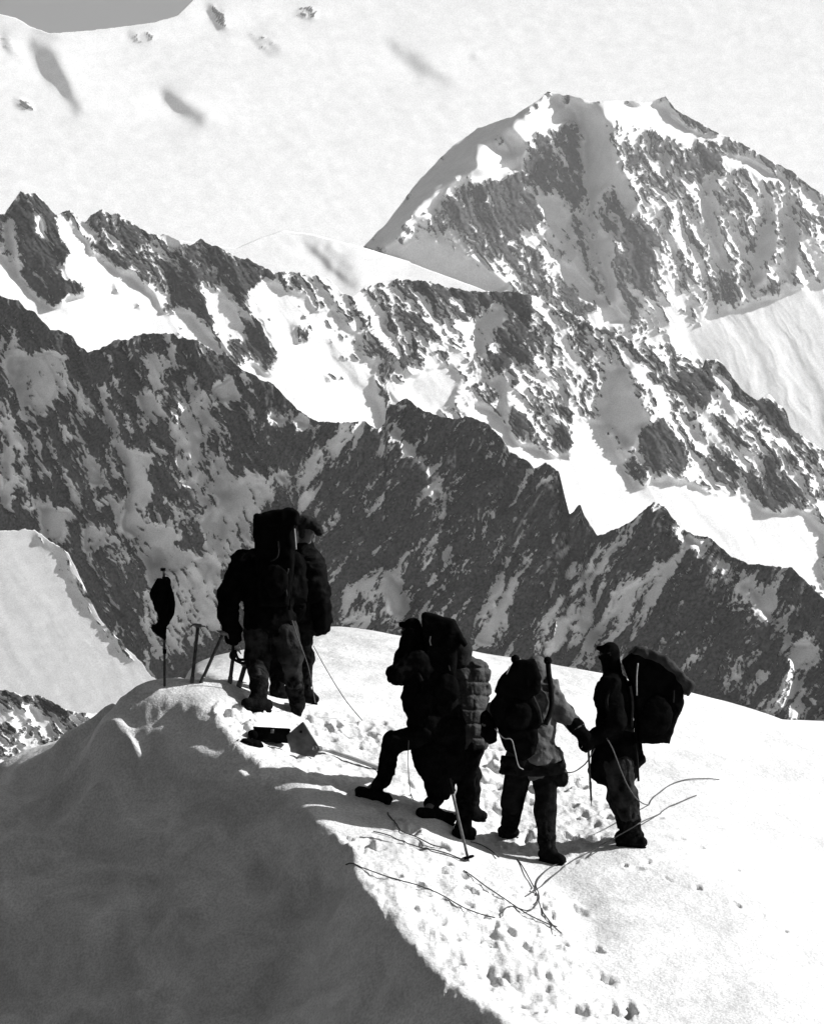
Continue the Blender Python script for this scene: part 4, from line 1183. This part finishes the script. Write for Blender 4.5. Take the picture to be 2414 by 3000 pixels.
p1 = person('person', 'climber in black jacket and baggy breeches, seen from behind, nearest the flag', d1, J1, AWAY, dict(jacket=M['black'], trousers=M['tweed']), j1x, t1x, capped('hood', J1['head'], AWAY, M['black']), seed=11, torso=(77, 50), leg=(41, 34, 27), sleeve=(35, 32, 28), mit=1.3)

# 2 - the one half hidden behind, in a fur cap, looking right
d2 = d1 + .55
J2 = zj('Z1', head=(1225, 262, 0), neck=(1220, 400, 0), chest=(1235, 600, 0), pelvis=(1200, 930, 0), shL=(1240, 540, .18), shR=(1285, 560, -.16), elL=(1270, 760, .22), wrL=(1290, 880, .25), handL=(1300, 930, .25),
        elR=(1332, 740, -.16), wrR=(1340, 850, -.14), handR=(1345, 920, -.14), hipL=(1060, 1000, .12), hipR=(1190, 1010, -.05), knL=(1025, 1215, .1), knR=(1222, 1210, -.05), ankL=(1025, 1420, .1), ankR=(1215, 1440, -.05),
        toeL=(1080, 1500), heelL=(1010, 1490), toeR=(1290, 1540), heelR=(1200, 1520))
drop_feet(J2, d2); J2['thumbR'] = -1
p2 = person('person', 'climber in dark fur cap looking right, mostly hidden behind another climber', d2, J2, (.94, -.34), dict(jacket=M['charcoal'], trousers=M['charcoal']),
            lambda S: S.limb(Z('Z1', 1280, 520, 0) + (34,), Z('Z1', 1290, 700, 0) + (36,), Z('Z1', 1230, 930, 0) + (38,), k=.05), None, capped('fur', J2['head'], (.94, -.34), M['hair']), seed=21, torso=(56, 60), leg=(34, 27, 23), sleeve=(32, 30, 26), mit=1.3)

# 3 - stepping up to the left, hand to the face
d3 = 26.15
J3 = zj('Z2', head=(572, 262, 0), neck=(600, 385, 0), chest=(640, 560, 0), pelvis=(690, 960, 0), shL=(615, 500, -.17), shR=(610, 480, .18), elL=(450, 592, -.22), wrL=(515, 465, -.12), handL=(540, 375, -.09),
        elR=(470, 600, .22), wrR=(500, 460, .14), handR=(530, 355, .10), hipL=(660, 1040, -.1), hipR=(740, 1040, .1), knL=(430, 1085, -.12), knR=(690, 1260, .1), ankL=(360, 1365, -.1), ankR=(750, 1500, .1),
        toeL=(185, 1485), heelL=(385, 1545), toeR=(635, 1640), heelR=(850, 1690))
drop_feet(J3, d3)
def j3x(S):
    S.limb(Z('Z2', 620, 760) + (50,), Z('Z2', 650, 900) + (48,), k=.06)
    S.limb(Z('Z2', 700, 950) + (56,), Z('Z2', 730, 1180) + (58,), Z('Z2', 760, 1290) + (54,), k=.06)
    S.limb(Z('Z2', 800, 760) + (44,), Z('Z2', 840, 1000) + (46,), Z('Z2', 850, 1280) + (40,), k=.06)
    S.limb(Z('Z2', 800, 1250) + (44,), Z('Z2', 800, 1420) + (34,), k=.06)
p3 = person('person', 'climber in black stepping up leftwards with bent knee, hand raised to face', d3, J3, LEFT, dict(jacket=M['black'], trousers=M['black'], gaiter=M['black']), j3x, None, capped('balaclava', J3['head'], LEFT, M['black']), seed=31, torso=(54, 62), leg=(34, 29, 25), sleeve=(27, 26, 22))

# 4 - the quilted down jacket
d4 = 26.62
J4 = zj('Z2', head=(932, 412, -.02), neck=(955, 500, 0), chest=(970, 640, 0), pelvis=(1000, 1030, 0), shL=(880, 560, .05), shR=(1050, 580, -.03), elL=(870, 760, .15), wrL=(900, 850, .3), handL=(930, 880, .36),
        elR=(1062, 720, .04), wrR=(1040, 800, .26), handR=(1010, 850, .33), hipL=(950, 1120, .05), hipR=(1010, 1120, -.05), knL=(1010, 1340, .12), knR=(960, 1380, -.05), ankL=(1000, 1560, .15), ankR=(950, 1690, -.05),
        toeL=(1085, 1665), heelL=(1000, 1650), toeR=(900, 1790), heelR=(1000, 1795))
drop_feet(J4, d4)
_q0 = at(*Z('Z2', 1010, 640)[:2], d4)
def quilting(P):
    u, v = (P[:, 0] - _q0[0]) / .12 + .1 * np.sin((P[:, 2] - _q0[2]) * 9), (P[:, 2] - _q0[2]) / .125 + .08 * np.sin((P[:, 0] - _q0[0]) * 11)
    gu, gv = np.abs((u + .5) % 1 - .5) * .12, np.abs((v + .5) % 1 - .5) * .125
    return .014 * np.exp(-(gv / .011) ** 2) + .007 * np.exp(-(gu / .009) ** 2) - .003
p4 = person('person', 'climber in grey quilted down jacket seen from behind beside the one stepping up', d4, J4, (.1, .99), dict(jacket=M['down'], trousers=M['charcoal']),
            lambda S: S.limb(Z('Z2', 985, 900) + (50,), Z('Z2', 990, 1100) + (46,), k=.05).limb(Z('Z2', 900, 700) + (40,), Z('Z2', 930, 1090) + (44,), k=.05), None, capped('hood', J4['head'], (.1, .99), M['hair']), seed=41, torso=(58, 50), leg=(33, 27, 25), sleeve=(33, 31, 25),
            jacket_opt=dict(quilt=quilting, wrinkle=.010, res=.011))

# 5 - pale anorak, back to us, reaching right
d5 = 26.05
J5 = zj('Z3', head=(415, 345, .05), neck=(405, 420, .02), chest=(385, 560, 0), pelvis=(425, 890, 0), shL=(255, 480, 0), shR=(492, 460, 0), elL=(150, 620, 0), wrL=(112, 690, -.03), handL=(118, 740, -.05),
        elR=(590, 625, 0), wrR=(668, 715, -.02), handR=(722, 785, -.03), hipL=(300, 980, 0), hipR=(480, 980, 0), knL=(265, 1190, .05), knR=(468, 1240, -.05), ankL=(240, 1370, .08), ankR=(482, 1480, -.05),
        toeL=(200, 1405), heelL=(270, 1420), toeR=(570, 1590), heelR=(460, 1562))
drop_feet(J5, d5); J5['thumbR'] = -1
p5 = person('person', 'climber in pale anorak seen from behind, one arm reaching right', d5, J5, AWAY, dict(jacket=M['anorak'], trousers=M['charcoal'], gaiter=M['gaiter']),
            lambda S: S.limb(Z('Z3', 360, 800) + (56,), Z('Z3', 430, 930) + (58,), k=.05).limb(Z('Z3', 320, 930) + (50,), Z('Z3', 500, 940) + (46,), k=.05), None, capped('hood', J5['head'], AWAY, M['anorak']), seed=51, torso=(62, 46), leg=(40, 32, 26), sleeve=(27, 25, 22))

Solid(d5).slab(px_of('Z3', [(195, 905), (330, 900), (430, 955), (520, 950), (575, 920), (590, 975), (580, 1010), (470, 1020), (330, 1020), (185, 1010)]), 0, .185, .03).build('harness', M['charcoal'], p5, res=.012, wrinkle=.012, wscale=.07, seed=57)

# 6 - in profile facing left under the huge pack
d6 = 26.3
J6 = zj('Z3', head=(880, 250, 0), neck=(890, 350, 0), chest=(905, 520, 0), pelvis=(915, 860, 0), shL=(890, 440, -.17), shR=(890, 440, .17), elL=(925, 690, -.22), wrL=(800, 770, -.2), handL=(755, 800, -.18),
        elR=(880, 690, .2), wrR=(810, 780, .12), handR=(765, 810, .06), hipL=(930, 960, -.1), hipR=(920, 960, .1), knL=(975, 1160, -.1), knR=(945, 1160, .1), ankL=(1030, 1370, -.08), ankR=(1000, 1370, .08),
        toeL=(945, 1470), heelL=(1080, 1482), toeR=(940, 1440), heelR=(1060, 1440))
drop_feet(J6, d6)
def j6x(S):
    S.limb(Z('Z3', 930, 860) + (62,), Z('Z3', 920, 960) + (66,), k=.06)
    S.limb(Z('Z3', 880, 860) + (48,), Z('Z3', 812, 990) + (30,), k=.06)
    S.limb(Z('Z3', 1000, 860) + (40,), Z('Z3', 1050, 915) + (26,), k=.06)
p6 = person('person', 'climber in black seen in profile facing left, carrying the largest pack at right', d6, J6, LEFT, dict(jacket=M['black'], trousers=M['tweed']), j6x, None, capped('balaclava', J6['head'], LEFT, M['black']), seed=61, torso=(56, 60), leg=(42, 37, 30), sleeve=(28, 26, 23))
goggles(p6, d6, J6['head'], LEFT)
goggles(p3, d3, J3['head'], LEFT)

# ------------------------------------------------------------------ packs (things of their own, worn by the climbers)
def pack(label, d, dd, poly, half, lid, lid_half, view, lidmat=None, bagmat=None, straps=(), frame=(), knobs=(), pockets=(), rnd=.045, seed=5):
    poly, lid = px_of(view, poly), px_of(view, lid)
    c = np.mean(np.array(poly), 0)
    bot = max(poly, key=lambda q: q[1])
    root = empty('backpack', tuple(at(c[0], bot[1], d + dd)))
    tag(root, label, 'backpack', 'packs carried by the climbers')
    Solid(d).slab(poly, dd, half, rnd).build('bag', bagmat or M['packcloth'], root, res=.012, wrinkle=.012, wscale=.11, seed=seed)
    Solid(d).slab(lid, dd, lid_half, .03).build('lid', lidmat or M['packcloth'], root, res=.012, wrinkle=.009, wscale=.08, seed=seed + 1)
    for q, r in pockets:
        Solid(d).ball(Z(view, q[0], q[1], q[2]), r, .02).build('pocket', bagmat or M['packcloth'], root, res=.012, wrinkle=.008, wscale=.07, seed=seed + 2)
    for pts, r, m in straps:
        pts = [at(*Z(view, p[0], p[1])[:2], d + p[2]) for p in pts]
        link('strap', py_mesh('strap', [tube(spline(pts, 6), r, 8)]), M[m], root)
    for pts, r in frame:
        pts = [at(*Z(view, p[0], p[1])[:2], d + p[2]) for p in pts]
        link('frame_bar', py_mesh('frame_bar', [tube(spline(pts, 6), r, 10)]), M['packcloth'], root)
    for q, r in knobs:
        Solid(d).ball(Z(view, *q), r, .01).build('frame_end', M['packcloth'], root, res=.008, wrinkle=0)
    return root

pack('tall black pack with a sloping lid, hiding the head of the climber nearest the flag', d1, -.27,
     [(858, 220), (850, 330), (872, 430), (876, 700), (900, 830), (1100, 830), (1130, 640), (1150, 420), (1160, 220)], .13,
     [(852, 200), (870, 172), (1000, 140), (1130, 117), (1178, 155), (1172, 240), (1000, 262), (858, 262)], .16, 'Z1',
     straps=[([(1148, 270, -.42), (1152, 320, -.42), (1160, 420, -.41)], .008, 'strap_light'), ([(1030, 360, -.42), (1034, 430, -.425), (1020, 480, -.425), (975, 508, -.42)], .008, 'packlid'),
             ([(1105, 560, -.42), (1085, 660, -.42), (1095, 760, -.41)], .006, 'packlid'), ([(780, 480, -.16), (830, 440, -.2), (880, 470, -.25)], .016, 'strap')],
     frame=[([(872, 185, -.2), (868, 500, -.14), (890, 860, -.14)], .013), ([(1160, 185, -.2), (1140, 500, -.14), (1110, 860, -.14)], .013)], knobs=[((876, 184, -.2), 11)], pockets=[((1000, 650, -.42), (42, 20, 48))], seed=5)
pack('square black pack on the back of the climber stepping up', d3, 0.0,
     [(650, 240), (880, 240), (930, 320), (900, 420), (885, 640), (880, 900), (760, 960), (700, 700), (655, 400)], .15,
     [(640, 150), (662, 134), (760, 158), (880, 192), (930, 290), (975, 370), (955, 385), (895, 330), (760, 290), (650, 270)], .17, 'Z2',
     straps=[([(706, 312, -.16), (700, 345, -.165), (708, 378, -.16)], .006, 'strap_light'), ([(838, 525, -.155), (848, 565, -.155)], .007, 'packlid'), ([(640, 420, -.2), (600, 520, -.22), (640, 640, -.2)], .015, 'strap')],
     frame=[([(650, 150, -.1), (690, 500, -.1), (760, 940, -.1)], .012)], pockets=[((850, 330, -.14), (24, 14, 22)), ((820, 700, -.15), (38, 18, 46))], seed=15)
pack('black frame pack low on the back of the climber in the pale anorak', d5, -.27,
     [(262, 330), (330, 300), (395, 300), (430, 400), (440, 470), (400, 520), (430, 600), (462, 685), (415, 725), (425, 800), (400, 880), (330, 930), (220, 860), (160, 700), (122, 610), (130, 555), (162, 510), (150, 485), (195, 390)], .12,
     [(255, 330), (275, 290), (400, 285), (440, 400), (425, 500), (330, 540), (150, 495), (190, 395)], .15, 'Z3',
     straps=[([(150, 725, -.4), (205, 785, -.42), (255, 795, -.43), (275, 860, -.43), (300, 960, -.4), (330, 985, -.36)], .0045, 'strap_light'), ([(486, 290, -.14), (494, 380, -.13), (508, 480, -.14), (508, 600, -.15), (470, 700, -.16)], .024, 'strap'), ([(245, 330, -.42), (225, 380, -.43)], .005, 'strap_light'), ([(395, 520, -.4), (430, 600, -.4), (450, 690, -.4)], .008, 'packlid')],
     frame=[([(280, 290, -.18), (250, 520, -.14), (270, 860, -.13)], .015)], knobs=[((280, 284, -.18), 13), ((486, 294, -.14), 12)], pockets=[((300, 640, -.39), (40, 18, 44))], seed=25)
pack('very large black pack with drooping lid, carried by the climber at far right', d6, 0.02,
     [(965, 300), (1040, 225), (1200, 270), (1290, 345), (1335, 430), (1338, 560), (1318, 620), (1285, 690), (1248, 812), (1150, 815), (1060, 805), (1040, 600), (1020, 450)], .2,
     [(1005, 250), (1050, 205), (1140, 225), (1232, 262), (1330, 362), (1412, 440), (1370, 517), (1335, 470), (1262, 372), (1180, 305), (1080, 270)], .225, 'Z3', lidmat=M['packlid'],
     straps=[([(1058, 310, -.215), (1050, 400, -.22), (1052, 515, -.215)], .007, 'strap_light'), ([(1010, 455, -.19), (1025, 560, -.2), (1020, 720, -.19)], .012, 'packlid'), ([(1290, 480, -.2), (1285, 560, -.2)], .006, 'packlid'),
             ([(1040, 820, -.2), (1052, 900, -.21), (1062, 1060, -.2)], .011, 'strap'), ([(1310, 600, -.05), (1318, 628, -.05)], .01, 'strap'), ([(900, 440, -.24), (860, 560, -.26), (930, 700, -.24), (1030, 740, -.2)], .016, 'strap')],
     frame=[([(1020, 270, -.12), (1035, 540, -.12), (1050, 860, -.12)], .013)], pockets=[((1180, 640, -.19), (44, 20, 60))], seed=35)
hb = empty('hip_bag', tuple(at(*Z('Z3', 570, 1090)[:2], d5 - .04)))
tag(hb, 'small dark bag hanging at the right hip of the climber in the pale anorak', 'bag')
Solid(d5).ball(Z('Z3', 562, 1025, -.05), (24, 22, 34), .02, .3).build('lump', M['charcoal'], hb, res=.010, wrinkle=.008, wscale=.06)
Solid(d5).slab(px_of('Z3', [(515, 975), (560, 950), (590, 990), (585, 1020), (530, 1010)]), -.06, .07, .02).build('flap', M['packcloth'], hb, res=.010, wrinkle=.004)

# ------------------------------------------------------------------ axes, poles, flag
def rod(name, a, b, r, mat, root, sides=10, r2=None):
    return link(name, py_mesh(name, [tube(np.linspace(a, b, 5), np.linspace(r, r if r2 is None else r2, 5), sides)]), mat, root)

def ice_axe(label, top, bot, d_bot, d_top, head_px, turn=1, shaft='wood', r=.016, spike=True):
    """long wooden axe: shaft, head with pick and adze, ferrule and spike; top and bot are photo pixels"""
    a, b = at(top[0], top[1], d_top), at(bot[0], bot[1], d_bot)
    root = empty('ice_axe', tuple(b))
    tag(root, label, 'ice axe', 'axes of the party')
    v = (b - a) / np.linalg.norm(b - a)
    e = b + v * .10 if spike else b
    rod('shaft', a, e, r, M[shaft], root)
    rod('ferrule', b - v * .06, b + v * .0, r * 1.25, M['steel'], root)
    rod('spike', b, e + v * .05, r * .8, M['steel'], root, r2=.003)
    h = head_px * K * d_top
    side = np.array([turn * .92, .38 * turn, 0.0]); side -= v * (side @ v); side /= np.linalg.norm(side)
    pts = spline([a - side * .01, a + side * h * .5 - v * .006, a + side * h + v * .03], 5)
    pk = link('pick', py_mesh('pick', [tube(pts, np.linspace(r * 1.1, .004, len(pts)), 8)]), M['steel'], root)
    w = np.cross(side, v)
    link('adze', py_mesh('adze', [boxmesh(a - side * h * .42, (h * .36, .03, .006), (side, w, -v), .3)]), M['steel'], root)
    link('head', py_mesh('head', [boxmesh(a, (.03, r * 1.4, .018), (side, w, -v), .3)]), M['steel'], root)
    return root

def plant(px, py): return gdist(px, py)
q = (563, 2001); ice_axe('ice axe planted upright by its shaft, head outlined beside the flag pole', (581, 1833), q, plant(*q), plant(*q) + .02, 26, -1, r=.017)
q = (590, 1999); ice_axe('ice axe leaning right towards the mitten of the climber nearest the flag', (654, 1855), q, plant(*q), plant(*q) - .05, 24, 1, r=.016)
q = (674, 2001); ice_axe('planted ice axe just left of the boots, with a dark wrist loop', (686, 1905), q, plant(*q), plant(*q), 24, 1, r=.019)
q = (700, 2013); ice_axe('shortest and thickest planted axe, closest to the boots of the climber nearest the flag', (719, 1948), q, plant(*q), plant(*q), 20, 1, r=.023)
a_ = d6 - .19
ice_axe('thin ice axe hanging from the hand of the climber at far right', Z('Z3', 742, 822)[:2], Z('Z3', 758, 1110)[:2], a_, a_ - .01, 22, -1, 'wood', .010)
wl_root = empty('wrist_loop', tuple(at(700, 1935, plant(674, 2001))))
tag(wl_root, 'dark webbing loop on the planted axe just left of the boots', 'strap')
dl = plant(674, 2001) - .03
link('webbing', py_mesh('webbing', [tube(spline([at(*Z('Z1', *p)[:2], dl) for p in ((705, 1110), (700, 1190), (720, 1225), (770, 1245), (800, 1235), (790, 1222), (740, 1215), (715, 1150))], 5), .014, 8)]), M['strap'], wl_root)
Solid(dl).ball(Z('Z1', 700, 1190), (10, 8, 13), .01).build('knot', M['strap'], wl_root, res=.008, wrinkle=.003)

sp_d = plant(1376, 2526)
sp = empty('ski_pole', tuple(at(1370, 2522, sp_d))); tag(sp, 'pale ski pole with dark basket, stuck in the snow before the climbers in the middle', 'ski pole')
ta, tb = at(1318, 2292, sp_d - .02), at(1370, 2512, sp_d)
rod('shaft', ta, tb, .012, M['shaft'], sp)
vv = (tb - ta) / np.linalg.norm(tb - ta)
rod('tip', tb, tb + vv * .09, .010, M['steel'], sp, r2=.004)
rod('grip', ta - vv * .03, ta + vv * .10, .019, M['leather'], sp)
rod('crossbar', ta + np.array([-.03, 0, 0]), ta + np.array([.03, 0, .01]), .008, M['leather'], sp)
th = np.linspace(0, 2 * math.pi, 17)
bc = tb - vv * .0
ring = np.stack([bc[0] + .045 * np.cos(th), bc[1] + .045 * np.sin(th), bc[2] + .012 * np.cos(th)], -1)
bk = link('basket', py_mesh('basket', [tube(ring, .011, 8, False)]), M['packcloth'], sp)
for k in range(2):
    rod('basket_spoke', ring[4 * k], ring[4 * k + 8], .006, M['packcloth'], bk)

fd = plant(483, 2013)
fr = empty('flag', tuple(at(483, 2013, fd))); tag(fr, 'limp black flag on a thin dark pole at the left end of the snow platform', 'flag')
rod('pole', at(481, 1664, fd), at(483.5, 2025, fd), .012, M['wood'], fr)
Solid(fd).slab(px_of('Z1', [(162, 640), (236, 638), (262, 740), (272, 830), (262, 890), (225, 965), (212, 1075), (190, 1062), (150, 1030), (108, 990), (160, 945), (148, 870), (125, 800), (103, 740)]), -.01, .04, .012).build('cloth', M['flag'], fr, res=.008, wrinkle=.02, wscale=.075, seed=3, stretch=(1.6, 1.6, .5))
link('finial', py_mesh('finial', [boxmesh(at(*Z('Z1', 195, 566)[:2], fd), (.024, .012, .014))]), M['packcloth'], fr)
rod('clamp', at(*Z('Z1', 206, 1145)[:2], fd), at(*Z('Z1', 206, 1178)[:2], fd), .018, M['packcloth'], fr)
link('tie', py_mesh('tie', [boxmesh(at(*Z('Z1', 212, 628)[:2], fd), (.03, .02, .012))]), M['strap'], fr)

# ------------------------------------------------------------------ box, flat dark shape, shovel
def slope_axes(p, yaw, lean=0.0):
    e = .12
    gx_ = (ground_z(np.array([p[0] + e]), np.array([p[1]]))[0] - ground_z(np.array([p[0] - e]), np.array([p[1]]))[0]) / (2 * e)
    u = np.array([math.cos(yaw), math.sin(yaw), lean if lean else gx_]); u /= np.linalg.norm(u)
    w = np.cross([0, 0, 1.0], u); w /= np.linalg.norm(w)
    return np.array([u, w, np.cross(u, w)])
bp_ = hit(795, 2180, ground_z)
ax = slope_axes(bp_, .1, -.06)
br = empty('box', tuple(bp_)); tag(br, 'oblong black box lying on the snow left of the shovel', 'box')
bz = bp_ + np.array([0, .04, .075])
link('case', py_mesh('case', [boxmesh(bz, (.165, .08, .058), ax, .12)], False), M['packcloth'], br)
link('end_roll', py_mesh('end_roll', [tube([bz - ax[0] * .172 - ax[1] * .09, bz - ax[0] * .172, bz - ax[0] * .172 + ax[1] * .09], .045, 12)]), M['black'], br)
link('lid', py_mesh('lid', [boxmesh(bz + ax[2] * .064, (.168, .083, .010), ax, .3)], False), M['black'], br)
link('clasp', py_mesh('clasp', [boxmesh(bz + ax[2] * .045 - ax[1] * .084, (.016, .005, .018), ax, .3)]), M['steel'], br)
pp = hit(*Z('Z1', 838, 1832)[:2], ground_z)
pr = empty('lump', tuple(pp)); tag(pr, 'flat dark shape on the snow in front of the black box', 'lump')
Solid(pp[1]).ball(Z('Z1', 838, 1830, 0), (38, 26, 13), .02, -.22).build('flat_mound', M['black'], pr, res=.009, wrinkle=.009, wscale=.06)  # flattened black ellipsoid lying on the snow
link('short_cord', py_mesh('short_cord', [tube(spline([at(*Z('Z1', x, y)[:2], pp[1] - .06) for x, y in ((745, 1800), (730, 1812), (748, 1822))], 5), .006, 6)]), M['strap'], pr)

sd = plant(880, 2212)
sr = empty('snow_shovel', tuple(at(880, 2212, sd))); tag(sr, 'grey snow shovel lying on the snow, blade tilted up, long pale handle', 'shovel')
blade_poly = px_of('Z1', [(1212, 1668), (1270, 1765), (1338, 1868), (1292, 1930), (1200, 1915), (1118, 1890), (1092, 1772)])
Solid(sd).slab(blade_poly, -.02, .012, .006).build('blade', M['shovel'], sr, res=.006, wrinkle=.003, wscale=.08)
link('rivet', py_mesh('rivet', [tube([at(*Z('Z1', 1195, 1745)[:2], sd - .045), at(*Z('Z1', 1195, 1745)[:2], sd - .02)], .012, 10)]), M['packcloth'], sr)
hp = [at(*Z('Z1', 1290, 1862)[:2], sd - .035)]
for (a, b) in ((955, 2206), (1000, 2221), (1050, 2238), (1115, 2262), (1150, 2274)):
    h = hit(a, b + 6, ground_z); hp.append(h + np.array([0, 0, .05]))
link('handle', py_mesh('handle', [tube(spline(hp, 4), .021, 12)]), M['aluminium'], sr)
hh = hp[-1]
link('grip', py_mesh('grip', [boxmesh(hh, (.025, .07, .02))]), M['wood'], sr)
link('socket', py_mesh('socket', [tube([hp[0], hp[0] * .5 + hp[1] * .5], .027, 12)]), M['shovel'], sr)

# ------------------------------------------------------------------ ropes
def rope(label, pts, r=.0055, mat='rope', n=8):
    """pts: (view, x, y, None = lying on the snow | distance)"""
    w = []
    for v, x, y, dd in pts:
        a, b = Z(v, x, y)[:2]
        w.append(hit(a, b, ground_z) + np.array([0, 0, .006]) if dd is None else at(a, b, dd))
    c = spline(w, n)
    flag_ = np.repeat([p[3] is None for p in pts], n)[:len(c)]
    on = np.array([flag_[min(i, len(flag_) - 1)] and pts[min(i // n + (1 if i % n else 0), len(pts) - 1)][3] is None for i in range(len(c))])
    gz_ = ground_z(c[:, 0], c[:, 1]) + r * .7
    gz_ = np.maximum(np.convolve(np.pad(gz_, 4, mode='edge'), np.ones(9) / 9, 'valid') + .012, gz_)
    c[:, 2] = np.where(on, gz_, np.maximum(c[:, 2], gz_))
    o = link('rope', py_mesh('rope', [tube(c, r, 6)]), M[mat])
    return tag(o, label, 'rope', 'ropes of the party')
rope('thin line running from the left pair of climbers down to the snow at right', [('Z1', 1285, 1120, d2 - .1), ('Z1', 1390, 1310, d2 - .2), ('Z1', 1515, 1510, d2 - .3), ('Z1', 1640, 1668, None)], .0045)
rope('rope hanging down beside the right leg of the climber nearest the flag', [('Z1', 1130, 935, d1 - .2), ('Z1', 1185, 1100, d1 - .2), ('Z1', 1240, 1245, d1 - .18), ('Z1', 1275, 1400, d1 - .12), ('Z1', 1300, 1545, None)], .005)
rope('rope falling from the hand of the far right climber, curving away over snow', [('Z3', 860, 785, d6 - .26), ('Z3', 900, 860, d6 - .28), ('Z3', 950, 990, d6 - .26), ('Z3', 1000, 1100, d6 - .22), ('Z3', 1062, 1182, d6 - .1), ('Z3', 1130, 1212, None), ('Z3', 1190, 1152, None), ('Z3', 1255, 1100, None), ('Z3', 1340, 1066, None), ('Z3', 1420, 1056, None), ('Z3', 1500, 1052, None), ('Z3', 1575, 1062, None)], .0055)
rope('straight rope stretched past the boots of the climber at far right', [('Z5', 745, 612, None), ('Z5', 830, 545, None), ('Z5', 920, 475, None), ('Z3', 872, 1440, d6 - .2), ('Z3', 1010, 1362, d6 - .3), ('Z3', 1090, 1315, d6 - .15), ('Z3', 1200, 1270, None), ('Z3', 1310, 1215, None), ('Z3', 1430, 1155, None)], .0055)
rope('slack rope loop between the pale anorak and the climber at far right', [('Z3', 560, 955, d5 - .12), ('Z3', 600, 1000, d5 - .1), ('Z3', 650, 1000, d5 - .08), ('Z3', 700, 970, d5), ('Z3', 740, 930, d6 - .2), ('Z3', 785, 850, d6 - .24)], .006)
rope('long rope lying on the snow from the shaded edge, lowest of the ropes', [('Z5', 130, 510, None), ('Z5', 240, 540, None), ('Z5', 370, 580, None), ('Z5', 450, 610, None), ('Z5', 520, 650, None), ('Z5', 630, 692, None)], .0055)
rope('rope on the snow ending at the ski pole basket', [('Z5', 222, 390, None), ('Z5', 300, 412, None), ('Z5', 400, 445, None), ('Z5', 470, 465, None), ('Z5', 525, 490, None)], .0055)
rope('rope on the snow running right and downhill from the ski pole', [('Z5', 525, 518, None), ('Z5', 600, 580, None), ('Z5', 680, 630, None), ('Z5', 760, 680, None), ('Z5', 838, 716, None)], .0055)
rope('rope trailing steeply down the snow below the climber in the pale anorak', [('Z5', 705, 480, None), ('Z5', 742, 545, None), ('Z5', 770, 600, None), ('Z5', 792, 665, None), ('Z5', 852, 742, None)], .0055)
rope('curled rope tail on the snow below the climber in the pale anorak', [('Z5', 870, 492, None), ('Z5', 800, 525, None), ('Z5', 768, 565, None), ('Z5', 778, 620, None), ('Z5', 745, 660, None), ('Z5', 690, 640, None), ('Z5', 660, 655, None), ('Z5', 655, 680, None)], .0055)
rope('thin cord hanging from the waist of the climber stepping up', [('Z2', 545, 1075, d3 - .28), ('Z2', 541, 1200, d3 - .25), ('Z2', 545, 1330, d3 - .2), ('Z2', 560, 1480, None), ('Z2', 580, 1540, None)], .004)
rope('loose rope looping over the snow just below the boots of the climber stepping up', [('Z2', 390, 1610, None), ('Z2', 440, 1680, None), ('Z2', 490, 1760, None), ('Z2', 600, 1800, None), ('Z2', 720, 1860, None), ('Z2', 830, 1890, None)], .006)
rope('rope end lying just right of the ski pole', [('Z2', 1000, 1832, None), ('Z2', 1080, 1860, None), ('Z2', 1150, 1900, None), ('Z2', 1205, 1955, None)], .0055)
